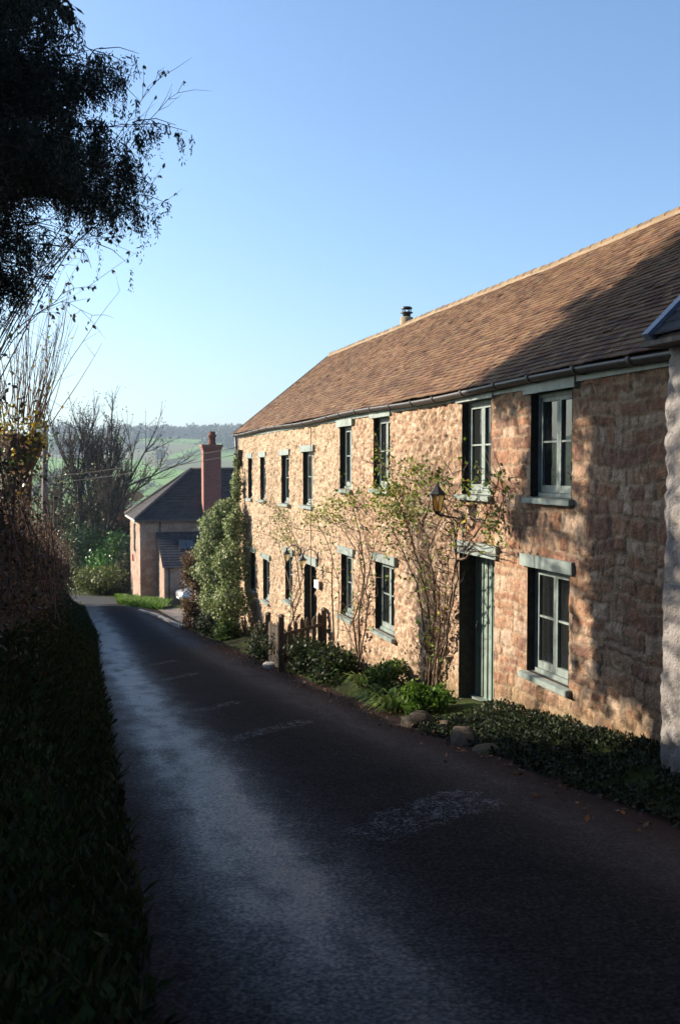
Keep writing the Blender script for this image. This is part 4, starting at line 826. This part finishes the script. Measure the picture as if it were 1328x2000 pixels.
# climbing roses on the wall
def rose(label, paths, clusters, dead=0, sd=0):
    r_ = np.random.default_rng(sd); s_, z_ = onwall(*paths[0][0], .1); base = wg(s_, .14); root = thing('climbing_rose', base, label, 'climber', 'climbing roses on the cottage front'); b = MB(); tw_ = []
    ex_ = [[(x_ + r_.normal() * 9 * (i + 1) ** .6, y_ + r_.normal() * 12) for i, (x_, y_) in enumerate(p_)] for p_ in paths for _ in range(1)]
    for k, (pth, r0) in enumerate([(p_, .016 + .008 * r_.random()) for p_ in paths] + [(p_, .006 + .005 * r_.random()) for p_ in ex_]):
        pts = []
        for i in range(len(pth) - 1):
            for f in np.linspace(0, 1, 7)[:-1]: x_ = pth[i][0] * (1 - f) + pth[i + 1][0] * f; y_ = pth[i][1] * (1 - f) + pth[i + 1][1] * f; pts.append((x_, y_))
        pts.append(pth[-1]); m_ = len(pts); W_ = []
        for i, (x_, y_) in enumerate(pts):
            q_ = .075 + .05 * r_.random() + .12 * (i / m_) * r_.random(); s_, z_ = onwall(x_, y_, q_); W_.append(wp(s_ + r_.normal() * .02, q_, z_ + r_.normal() * .012))
        W_ = np.array(W_); b.tube(W_, np.linspace(r0, .004, m_), 5, np.array((.15, .105, .075)) * r_.uniform(.7, 1.2))
        for i in range(3, m_, 2):                    # side twigs
            for _ in range(int(r_.integers(1, 3))):
                d = r_.normal(size=3); d[2] = abs(d[2]) * .6 + .2 * r_.normal(); d = d / np.linalg.norm(d); d = d - WN * min(0, d.dot(WN)) * 1.6; l_ = r_.uniform(.15, .55); e = W_[i] + d * l_ + UP * .05; mid = (W_[i] + e) / 2 + r_.normal(size=3) * .03
                b.tube([W_[i], mid, e], [.005, .0035, .0015], 4, (.14, .10, .07)); tw_ += [e, mid]
    b.build('stems', M['bark'], root); b = MB(); P_ = []
    for (x_, y_, rx, ry, n) in clusters:
        q_ = r_.uniform(.06, .38, n); gx = r_.normal(size=n) * rx * .5 + x_; gy = r_.normal(size=n) * ry * .5 + y_
        for i in range(n): s_, z_ = onwall(gx[i], gy[i], q_[i]); P_.append(wp(s_, q_[i], z_))
    for e in tw_:
        if r_.random() < .22: P_.append(e + r_.normal(size=3) * .03)
    P_ = np.array(P_); N = len(P_); P3 = np.repeat(P_, 3, axis=0) + r_.normal(size=(3 * N, 3)) * .035
    b.quads(leafq(P3, .058 * rng.uniform(.6, 1.3, 3 * N), None, -.2, .7, nrm=np.array((-.5, -.2, .6))), cols(3 * N, [(.11, .18, .025), (.15, .23, .035), (.07, .12, .02), (.20, .25, .04)] * 3 + YEL + [(.10, .05, .02)], .2)); b.build('foliage', M['leaf'], root); return root
rose('large climbing rose with the widest leafy head left of the coach lantern', [[(838, 1358), (842, 1250), (835, 1170), (812, 1080), (790, 1010), (752, 930), (738, 880)], [(845, 1358), (868, 1270), (880, 1160), (892, 1080), (885, 1020), (850, 960), (800, 915)], [(830, 1352), (836, 1280), (850, 1200), (846, 1120), (820, 1040), (846, 960), (880, 900)], [(850, 1350), (872, 1230), (893, 1130), (888, 1050), (905, 1000), (965, 1040), (990, 950)], [(840, 1340), (826, 1220), (815, 1140), (770, 1040), (735, 985)], [(842, 1350), (860, 1230), (855, 1150), (835, 1080), (870, 990), (900, 950)], [(890, 1100), (930, 1075), (980, 1085)], [(905, 1075), (945, 1020), (968, 960), (978, 910)]],
     [(765, 960, 50, 36, 150), (740, 985, 34, 30, 60), (790, 1000, 50, 40, 90), (830, 930, 40, 26, 45), (770, 1040, 40, 50, 50), (810, 905, 40, 20, 20), (858, 935, 22, 24, 12), (925, 960, 30, 60, 22), (960, 1020, 26, 40, 40), (985, 940, 14, 30, 14), (745, 890, 16, 40, 20)], 0, 5)
rose('bare stemmed climbing rose with a small leafy head left of the wide lower window', [[(702, 1290), (700, 1200), (712, 1120), (704, 1050), (690, 990), (672, 965)], [(698, 1285), (690, 1210), (716, 1140), (730, 1070), (750, 1010)], [(705, 1280), (720, 1180), (700, 1080), (665, 1030), (625, 1010)], [(652, 1250), (648, 1150), (650, 1090), (632, 1040), (600, 1010)]], [(665, 985, 34, 26, 80), (635, 1005, 34, 24, 60), (690, 970, 16, 20, 20), (600, 1010, 20, 14, 20), (655, 1020, 36, 30, 26)], 0, 6)
rose('slender climbing rose with leaves around the gooseneck lanterns by the far door', [[(575, 1230), (572, 1180), (592, 1130), (580, 1060), (560, 1020), (535, 990), (505, 980)], [(566, 1225), (588, 1160), (575, 1070), (550, 1040), (540, 1010)]], [(550, 1050, 24, 22, 55), (555, 1010, 24, 14, 30), (540, 1000, 14, 12, 14), (510, 982, 14, 6, 10), (500, 1060, 10, 40, 14)], 0, 7)

# hedge on the left bank
root = thing('beech_hedge', wg(20, 6.0), 'long brown winter hedge along the top of the left bank', 'hedge')
def hoff(s): return 1.5 + 2.2 * smooth((5 - s) / 8)
def htop(s): return 3.18 + 1.1 * (1 - smooth((s - 3) / 5)) - .5 * smooth((s - 20) / 25) + .35 * (fbm(s * .8, s * 0, 71) - .5)  # near end, out of view, raised to shade the lane
b = MB(); Sx = np.arange(-14, 46.4, .4); V = []
for s_ in Sx:
    L = float(ql(s_) + hoff(s_)); zt = float(zr(wp(s_, L, 0)[1])); t_ = float(htop(s_))
    for (dq, hz) in ((-.22, .6), (-.28, 1.6), (-.2, t_ - .55), (.0, t_ - .4), (.25, t_ - .55), (.3, .6)): wv = .22 * (vnoise(s_ * 1.9, hz * 2 + dq, 73) - .5); P_ = wp(s_, L + dq + wv, 0); V.append((P_[0], P_[1], zt + hz + wv * .6))
J = np.arange(len(V)).reshape(len(Sx), 6); b.add(V, np.stack([J[:-1, :-1], J[:-1, 1:], J[1:, 1:], J[1:, :-1]], -1).reshape(-1, 4).tolist(), (.03, .024, .018)); b.build('light_block_core', M['bark'], root)  # solid dark core added inside the hedge to block light
N = 95000; s_ = -14 + 60.5 * rng.random(N) ** .9; hz = rng.random(N); t_ = htop(s_); q_ = ql(s_) + hoff(s_) + rng.normal(size=N) * .34 * (1 + .5 * (fbm(s_ * 2, hz * 4, 75) - .5)); P_ = A0 + s_[:, None] * WT + q_[:, None] * WN; zz = zr(P_[:, 1]); P_[:, 2] = zz + .75 + (t_ - .75) * hz ** .8 + rng.normal(size=N) * .05
sz = np.interp(s_, [-14, 3, 8, 45], [.13, .085, .06, .07]) * rng.uniform(.6, 1.3, N); b = MB(); cl_ = fbm(s_ * 1.1, P_[:, 2] * 1.5, 76); cc = cols(N, [(.085, .05, .035), (.11, .065, .042), (.06, .04, .03), (.14, .085, .05)], .25); gsel = (cl_ > .60); cc[gsel] = cols(int(gsel.sum()), G_DARK + G_MID, .2)
b.quads(leafq(P_, sz, None, .2, .5), cc); b.build('foliage', M['dry_leaf'], root)
b = MB()
for k in range(900):
    s_ = 4 + 42 * random.random(); L = float(ql(s_) + hoff(s_)) + random.gauss(0, .33); p_ = wp(s_, L, 0); zt = float(zr(p_[1])); t_ = float(htop(s_)) + random.uniform(-.25, .12); l_ = random.uniform(.7, 1.9); ln = WT * random.gauss(.08, .28) + WN * random.gauss(-.02, .16); p1_ = p_ + UP * (zt + t_); p0_ = p1_ - UP * l_ - ln * l_
    b.tube([p0_, (p0_ + p1_) / 2 + WT * random.gauss(0, .03), p1_], [.009, .008, .005], 4, np.array((.15, .10, .075)) * random.uniform(.6, 1.3), False)
b.build('twigs', M['bark'], root)

# generic branching
def grow(b, p, d, L, r, lvl, tips, rs, up=.15, wig=.16, nch=(3, 5), ratio=.66, seg=5, col=(.10, .08, .065), minr=.004, spread=.75):
    pts = [p]; dd = d / np.linalg.norm(d); 
    for i in range(seg): dd = dd + rs.normal(size=3) * wig + UP * up * .3; dd /= np.linalg.norm(dd); pts.append(pts[-1] + dd * L / seg)
    pts = np.array(pts); b.tube(pts, np.linspace(r, max(minr, r * .45), seg + 1), 7 if r > .05 else (5 if r > .015 else 3), np.array(col) * rs.uniform(.8, 1.2), False)
    if lvl == 0: tips.append((pts[-1], dd)); return
    for k in range(int(rs.integers(*nch))):
        f = rs.uniform(.3, 1.0); i = min(seg - 1, int(f * seg)); q = pts[i] + (pts[i + 1] - pts[i]) * (f * seg - i); nd = dd + rs.normal(size=3) * spread + UP * up
        grow(b, q, nd, L * ratio * rs.uniform(.7, 1.15), max(minr, r * .5 * rs.uniform(.8, 1.1)), lvl - 1, tips, rs, up, wig, nch, ratio, max(3, seg - 1), col, minr, spread)
    grow(b, pts[-1], dd, L * ratio, max(minr, r * .5), lvl - 1, tips, rs, up, wig, nch, ratio, max(3, seg - 1), col, minr, spread)
def bare_tree(x_, ytop, Y, sd, label, ivy=.6, lean=0, n0=2, lv=4, r0=None):
    top = at(x_, ytop, Y); g = gp(top[0], top[1]); H = top[2] - g[2]; rs = np.random.default_rng(sd); root = thing('bare_tree', g, label, 'tree', 'bare trees beyond the lane'); b = MB(); tips = []; r0 = r0 or H * .02
    for k in range(n0):
        d = np.array((lean + rs.normal() * .12, rs.normal() * .1, 1.0)); grow(b, g - UP * .1 + rs.normal(size=3) * np.array((.3, .3, 0)) * (n0 > 1), d, H * .42, r0, lv, tips, rs, .30, .08, (4, 6), .62, 5, (.06, .048, .042), .009, .55)
    b.build('trunk', M['bark'], root); b = MB(); T_ = np.array([t_[0] for t_ in tips]); sel = T_[rs.random(len(T_)) < .5]; P_ = np.repeat(sel, 2, axis=0) + rs.normal(size=(2 * len(sel), 3)) * .12
    b.quads(leafq(P_, .16, None, 0, .5), cols(len(P_), [(.10, .07, .05), (.08, .06, .045)], .2)); b.build('crown', M['dry_leaf'], root)
    if ivy: 
        N = int(2600 * ivy); hz = rs.random(N) ** 1.3 * H * .62; P_ = g + np.stack([rs.normal(size=N) * .42 + lean * hz, rs.normal(size=N) * .42, hz], 1); b = MB(); b.quads(leafq(P_, .2 * rs.uniform(.6, 1.2, N), None, -.2, .7), cols(N, G_DARK + G_MID[:2] + [(.12, .14, .03)], .2)); b.build('ivy', M['gloss_leaf'], root)
    return root
bare_tree(192, 748, 66, 1, 'tallest bare tree, with fine twigs, at the centre of the clump beyond the lane', .5, .0, 2, 4)
bare_tree(150, 762, 68, 2, 'bare ivy clad tree on the left of the clump beyond the lane', .9, -.03, 1, 4)
bare_tree(226, 835, 74, 3, 'lower bare tree between the tallest one and the far cottage roof', .8, -.04, 1, 4)
bare_tree(118, 805, 75, 4, 'lower bare tree beside the telegraph pole', .5, -.1, 1, 4)
bare_tree(212, 850, 72, 8, 'short ivy smothered bare tree nearest the lane bend', 1.2, .02, 1, 3)
# laurel and scrub at the bend
for i, (x_, y_, Y, r_, rz_, pal, mt, lab) in enumerate(((208, 1090, 64, 1.6, 1.7, [(.08, .22, .035), (.12, .30, .05), (.05, .14, .025)], 'gloss_leaf', 'bright glossy laurel bush at the bend of the lane left of the far cottage'), (172, 1085, 65, 1.6, 1.9, [(.03, .08, .02), (.04, .11, .03), (.02, .05, .015)], 'gloss_leaf', 'dark glossy laurel bush just past the end of the hedge'),
    (200, 1145, 62, 1.5, 1.0, [(.10, .13, .04), (.15, .16, .06), (.08, .10, .03)], 'leaf', 'pale scrubby bush at the lane edge below the laurel'), (240, 1115, 63.5, 1.0, 1.7, [(.12, .14, .07), (.18, .19, .11), (.08, .10, .04)], 'leaf', 'greyish scrub bush touching the left wall of the far cottage'), (235, 1035, 71, 1.9, 1.3, BROWN[:3] + [(.06, .045, .035)], 'dry_leaf', 'brown bramble thicket above the laurel left of the far roof'), (150, 1020, 76, 2.6, 1.8, [(.06, .07, .025), (.08, .06, .04), (.05, .055, .02)], 'leaf', 'dull scrub thicket at the foot of the bare trees'))):
    c = at(x_, y_, Y); shrub('bush', c, (r_ * 1.25, r_ * 1.25, rz_ * 1.25), 5200, .17, pal, lab, 'bush', mt, None, 10, .45, 200 + i * 13, 7)

# telegraph pole and cables
pp = at(88, 1000, 44); pt = at(87.5, 843, 44); b = MB(); b.tube([np.array((pp[0], pp[1], float(gz(pp[0], pp[1])) - .3)), pp, pt], [.135, .125, .105], 10, (.17, .12, .10)); pole = b.build('telegraph_pole', M['wood']); tag(pole, 'weathered wooden telegraph pole rising behind the hedge', 'pole')
for (y0, y1, y2, lab) in ((873, 918, 932, 'upper overhead cable from the cottage corner to the telegraph pole'), (887, 924, 944, 'lower overhead cable from the cottage corner to the telegraph pole')):
    a = at(466, y0, 29.6); e = at(88, y2, 44); m_ = [a + (e - a) * f - UP * .10 * 4 * f * (1 - f) for f in np.linspace(0, 1, 24)]; b = MB(); b.tube(m_, .009, 4); tag(b.build('overhead_cable', M['tyre']), lab, 'cable', 'overhead cables')

# pollarded tree in the hedge, far left
g = gp(*at(22, 1000, 17.5)[:2]); root = thing('pollard_tree', g, 'pollarded tree in the hedge with a thick trunk and a fan of upright whips', 'tree'); b = MB(); rs = np.random.default_rng(21)
hd = at(40, 850, 17.5); b.tube([g - UP * .3, (g * .5 + hd * .5) + np.array((-.02, 0, 0)), at(35, 890, 17.5), hd], [.30, .26, .27, .36], 12, (.10, .075, .055)); b.tube([at(45, 930, 17.4), at(68, 885, 17.4), at(80, 850, 17.4)], [.12, .11, .10], 8, (.16, .11, .075)); b.tube([at(20, 930, 17.6), at(5, 870, 17.6), at(-10, 840, 17.6)], [.15, .13, .12], 8, (.10, .075, .055))
b.build('trunk', M['bark'], root); b = MB(); lf = []
for k in range(84):
    h0 = at(rs.uniform(-45, 88), rs.uniform(800, 875), 17.5 + rs.normal() * .35); rel = (h0[0] - hd[0]); tx = (h0[0] - hd[0]) * 1.0 + rs.normal() * .12; L = rs.uniform(1.2, 2.95) * (1 - .25 * abs(rel)); pts = [h0]; d = np.array((rel * .72 + .06 + rs.normal() * .2, rs.normal() * .16, 1.0))
    for i in range(7): d = d + np.array((rel * .02 + rs.normal() * .05, rs.normal() * .05, .06)); d /= np.linalg.norm(d); pts.append(pts[-1] + d * L / 7)
    b.tube(pts, np.linspace(.009, .0025, 8), 4, np.array((.14, .085, .06)) * rs.uniform(.7, 1.3), False)
    for i in range(2, 8):
        if rs.random() < .5: q = pts[i] ; e = q + np.array((rs.normal() * .16, rs.normal() * .16, .22)); b.tube([q, (q + e) / 2, e], [.004, .003, .002], 3, (.13, .08, .06), False); lf.append(e)
        if rs.random() < .12: lf.append(pts[i])
b.build('whips', M['bark'], root); lf = np.array(lf); lf = lf[rs.random(len(lf)) < .35]; N = 620; lo = np.array([at(rs.uniform(-10, 92), rs.normal(845, 26), 17.4 + rs.normal() * .3) for _ in range(N)]); P_ = np.concatenate([lf, lo, np.array([at(rs.uniform(-5, 40), rs.uniform(960, 1000), 17.0) for _ in range(80)])])
b = MB(); b.quads(leafq(P_, .075 * rng.uniform(.6, 1.3, len(P_)), None, -.3, .7), cols(len(P_), YEL + [(.35, .2, .03), (.14, .13, .03)], .2)); b.build('crown', M['leaf'], root)
N = 900; hz = rs.random(N); P_ = g + (hd - g) * hz[:, None] + np.stack([rs.normal(size=N) * .30, rs.normal(size=N) * .3, rs.normal(size=N) * .1], 1); b = MB(); b.quads(leafq(P_, .085, None, -.2, .7), cols(N, G_DARK + G_MID[:1] + BROWN[:1], .2)); b.build('ivy', M['gloss_leaf'], root)

# yew overhanging from the left
yt = gp(-6.5, 12.2); root = thing('yew_tree', yt, 'big dark yew tree hanging drooping sprays over the lane from the left', 'tree'); rs = np.random.default_rng(33); bt = MB(); bf = MB()
bt.tube([yt - UP * .3, yt + UP * 2, yt + np.array((.1, .1, 5)), yt + np.array((0, .2, 8.5)), yt + np.array((.1, .2, 11))], [.5, .42, .34, .22, .06], 12, (.10, .06, .045))
PROF = np.array([(1.5, 2.1), (1.9, 2.8), (2.4, 3.4), (2.9, 3.9), (3.5, 4.45), (3.9, 4.4), (4.3, 4.1), (4.7, 4.0), (4.95, 3.5), (5.1, 2.9), (6.6, 2.9), (8.5, 2.8), (10, 1.2)])
PROFY = np.array([(1.4, .8), (2.2, 1.6), (3.0, 2.8), (3.7, 3.7), (5.5, 4.2), (7.7, 4.5), (9, 3.5), (10, 1.2)])
spr = []
for k in range(205):
    if k < 95: z_ = rs.uniform(2.0, 5.9); az = rs.normal() * .55
    elif k < 150: z_ = rs.uniform(2.6, 9.2); az = rs.uniform(.7, 2.2)
    else: z_ = rs.uniform(2.6, 9.4); az = rs.uniform(-math.pi, math.pi)
    wy = max(0, math.sin(az)) ** 2
    reach = 1.06 * (np.interp(z_ / 1.13, PROF[:, 0], PROF[:, 1]) * (1 - wy) + np.interp(z_, PROFY[:, 0], PROFY[:, 1]) * wy) * (.62 + .38 * rs.random() ** .6) * (.76 + .3 * float(fbm(az * 5, z_ * 1.8, 301, 3))) * (1 - .3 * max(0, -math.sin(az))); d = np.array((math.cos(az), math.sin(az), 0)); st_ = np.array((yt[0], yt[1], max(yt[2] + .8, z_ - .3 - reach * .2))); reach = min(reach, 4.1) if az < .8 else reach; en = np.array((yt[0], yt[1], z_)) + d * reach; pts = []
    for f in np.linspace(0, 1, 9): pts.append(st_ * (1 - f) + en * f + UP * (.35 * math.sin(f * math.pi) - .10 * f * f) + rs.normal(size=3) * .05)
    pts = np.array(pts); bt.tube(pts, np.linspace(.038, .004, 9), 5, (.03, .022, .017), False)
    for i in range(3, 9):                            # side twigs carry the hanging sprays
        for _ in range(5):
            q = pts[i] + rs.normal(size=3) * .05; nd = d * rs.uniform(.1, .9) + rs.normal(size=3) * .55; nd[2] = nd[2] * .4 + .05; l_ = rs.uniform(.18, .5); e = q + nd * l_; e[2] -= .10
            bt.tube([q, (q + e) / 2 + UP * .05, e], [.009, .006, .003], 3, (.06, .04, .03), False)
            for f in (.3, .5, .7, .85, 1.0): spr.append(q + (e - q) * f + rs.normal(size=3) * .03)
spr = np.array(spr)
k_ = spr - A0; den = float(np.dot(np.array(SUN), WN)); t_ = (k_ @ WN) / den; hit_ = spr - np.array(SUN) * t_[:, None]; hs_ = (hit_ - A0) @ WT; hz_ = hit_[:, 2]
gapn = fbm(hs_ * 1.3, hz_ * .9, 97, 3); thr = np.select([hs_ > 5.0, hs_ > 1.25, hs_ > -.25], [0, .36, .51], .10)
spr = spr[~((gapn > thr) & (hz_ < .9))]  # sprays cut out along sun rays so dapples reach the walls
vis = (spr[:, 0] > -5.0) & (spr[:, 2] < 6.4)         # the side over the lane is fine-leaved
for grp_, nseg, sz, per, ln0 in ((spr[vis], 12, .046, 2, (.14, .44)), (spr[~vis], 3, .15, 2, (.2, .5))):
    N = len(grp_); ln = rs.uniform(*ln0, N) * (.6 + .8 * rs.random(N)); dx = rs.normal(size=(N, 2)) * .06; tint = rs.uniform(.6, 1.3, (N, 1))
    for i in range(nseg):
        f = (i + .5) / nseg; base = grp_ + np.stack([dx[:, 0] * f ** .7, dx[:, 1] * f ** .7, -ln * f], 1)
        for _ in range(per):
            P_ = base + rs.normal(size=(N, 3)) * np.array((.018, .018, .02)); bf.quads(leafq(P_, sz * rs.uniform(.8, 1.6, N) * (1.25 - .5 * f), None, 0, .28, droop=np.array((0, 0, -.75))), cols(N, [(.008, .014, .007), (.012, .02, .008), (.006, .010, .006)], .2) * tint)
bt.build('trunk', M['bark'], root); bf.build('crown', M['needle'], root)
print('yew quads', len(bf.f))
shrub('added_shade_holly', np.array((-5.3, 7.7, float(gz(-5.3, 7.7)) + 1.6)), (1.0, 1.5, 2.0), 5000, .11, G_DARK, 'unseen holly bush added on the left bank to shade the lane', 'bush', 'gloss_leaf', None, 6, .3, 401, 6)  # out-of-view bush added to keep sun off the near lane
# hazel with a few hanging leaves reaching out beneath the yew
hz0 = gp(-6.2, 14.5); root = thing('hazel_tree', hz0, 'thin hazel whose bare twigs with a few withered leaves poke out of the yew', 'tree'); b = MB(); bl = []; rs = np.random.default_rng(44)
for (mx, my, ex, ey) in ((60, 470, 280, 400), (90, 440, 290, 408), (60, 480, 205, 465), (120, 400, 272, 372), (20, 560, 145, 470), (200, 300, 325, 142), (240, 290, 350, 178), (30, 520, 210, 440), (60, 560, 180, 610), (40, 620, 168, 560)):
    a = hz0 + UP * rs.uniform(.6, 2.2); m1 = at(mx, my, 13.8); e = at(ex, ey, 13.2 + rs.normal() * .4); pts = [a * (1 - f) ** 2 + 2 * f * (1 - f) * (m1 + UP * .3) + e * f * f + rs.normal(size=3) * .02 for f in np.linspace(0, 1, 14)]; pts = np.array(pts); b.tube(pts, np.linspace(.012, .0025, 14), 5, (.07, .05, .04), False)
    for i in range(7, 14):
        for _ in range(2):
            d = pts[min(13, i)] - pts[i - 1]; d = d / np.linalg.norm(d) + rs.normal(size=3) * .55; q = pts[i]; l_ = rs.uniform(.12, .4); e2 = q + d * l_; b.tube([q, (q + e2) / 2 + rs.normal(size=3) * .02, e2], [.004, .003, .0015], 3, (.10, .075, .06), False)
            for f in (.5, .8, 1.0): 
                if rs.random() < .45: bl.append(q + (e2 - q) * f)
b.build('trunk', M['bark'], root); P_ = np.repeat(np.array(bl), 2, axis=0); b = MB(); b.quads(leafq(P_, .075 * rng.uniform(.6, 1.2, len(P_)), None, 0, .5, droop=np.array((0, 0, -.9))), cols(len(P_), [(.06, .045, .02), (.09, .06, .02), (.05, .05, .02)], .2)); b.build('crown', M['dry_leaf'], root)

# unseen evergreens added round the viewpoint to keep the near lane dark
for i, (x_, y_, h_, r_, lab) in enumerate(((-5.0, 1.6, 13, 4.6, 'unseen broad evergreen added to shade the lane, arching over the viewpoint'), (-5.2, -3.5, 12, 3.6, 'unseen tall evergreen added for shade on the left bank behind the viewpoint'), (.8, -8.5, 13, 4.2, 'unseen tall evergreen added for shade in the lane bend behind the viewpoint'), (-6.4, 4.6, 11, 3.0, 'unseen evergreen added for shade on the left bank behind the yew'), (5.5, -6.5, 12, 3.4, 'unseen evergreen added for shade beside the white house behind the viewpoint'))):
    g = gp(x_, y_); root = thing('added_shade_tree', g, lab, 'tree', 'unseen evergreens added to shade the lane'); b = MB(); b.tube([g - UP * .3, g + UP * h_ * .5, g + UP * h_], [.3, .2, .04], 8, (.08, .055, .04)); b.build('trunk', M['bark'], root)
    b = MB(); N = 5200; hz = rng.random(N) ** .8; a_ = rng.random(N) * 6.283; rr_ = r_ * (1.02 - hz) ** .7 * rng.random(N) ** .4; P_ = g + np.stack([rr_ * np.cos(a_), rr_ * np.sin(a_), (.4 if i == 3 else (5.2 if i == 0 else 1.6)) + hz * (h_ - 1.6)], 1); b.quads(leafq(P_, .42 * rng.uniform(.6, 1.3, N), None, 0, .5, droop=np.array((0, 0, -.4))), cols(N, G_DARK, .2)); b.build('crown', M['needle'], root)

# ------------------------------------------------------------------ distant woods and hedgerows
def far_trees(name, pts, hs, pal, per, label):
    b = MB(); n = len(pts)
    for k in range(per):
        d = rng.normal(size=(n, 3)); d /= np.linalg.norm(d, axis=1, keepdims=True); P_ = pts + np.array((0, 0, 1.0)) * (hs * .52)[:, None] + d * (hs[:, None] * np.array((.42, .42, .48))) * rng.uniform(.5, 1, (n, 1)); b.quads(leafq(P_, hs * rng.uniform(.16, .34, n), None, 0, .8), cols(n, pal, .2))
    return stuff(tag(b.build(name, M['dry_leaf'] if 'bare' in label else M['leaf']), label, 'woodland'))
def on_terrain(th, D): X = np.sin(th) * D; Y = np.cos(th) * D; return np.stack([X, Y, gz(X, Y)], 1)
N = 2600; th = rng.uniform(-.30, .05, N); D = rng.uniform(900, 1360, N); k_ = fbm(th * 22, D / 130, 77) + .12 * smooth((D - 1150) / 150) > .50; p_ = on_terrain(th[k_], D[k_]); far_trees('hillside_woodland', p_, rng.uniform(9, 17, len(p_)), [(.035, .05, .025), (.05, .055, .03), (.06, .05, .035), (.03, .045, .025)], 34, 'dark wood covering the slope of the far hill')
N = 70; th = np.arctan((rng.uniform(284, 348, N) - 664) / F); p_ = on_terrain(th, 1450 + rng.uniform(-40, 40, N)); far_trees('hilltop_copse', p_, rng.uniform(5, 10, N), [(.03, .045, .025), (.04, .05, .03)], 40, 'small dark copse on the skyline of the far hill')
N = 1500; th = rng.uniform(-.42, .0, N); D = rng.uniform(120, 520, N); k_ = fbm(th * 30, D / 60, 79) > .47; p_ = on_terrain(th[k_], D[k_]); far_trees('valley_woodland', p_, rng.uniform(5, 11, len(p_)), [(.10, .075, .06), (.085, .07, .055), (.12, .09, .07), (.07, .07, .04)], 44, 'brown bare scrub and hedges filling the valley bottom')
hp = []
for k in range(16):
    a = rng.uniform(-.4, .0); D0 = rng.uniform(600, 1300); 
    if k % 2: t2 = np.linspace(a - .09, a + .09, 90); D2 = D0 + 60 * np.sin(t2 * 30 + k)
    else: t2 = a + np.linspace(-.02, .02, 60); D2 = D0 + np.linspace(-120, 120, 60)
    hp.append(on_terrain(t2, D2))
p_ = np.concatenate(hp); far_trees('field_hedgerows', p_, rng.uniform(2, 4.5, len(p_)), [(.04, .05, .025), (.06, .05, .035)], 22, 'dark hedgerows dividing the green fields of the far hill')

# ------------------------------------------------------------------ air
b = MB(); b.box((-5600, -420, -60), (11200, 0, 0), (0, 6400, 0), (0, 0, 160))
m = bpy.data.materials.new('haze'); m.use_nodes = True; t = m.node_tree; t.nodes.clear(); o = t.nodes.new("ShaderNodeOutputMaterial"); pv = t.nodes.new("ShaderNodeVolumePrincipled")
pv.inputs["Color"].default_value = (.62, .80, 1.0, 1); pv.inputs["Density"].default_value = .00026; pv.inputs["Anisotropy"].default_value = .2; t.links.new(pv.outputs[0], o.inputs["Volume"])
stuff(tag(b.build('haze', m), 'thin blue haze softening the far hill', 'haze'))
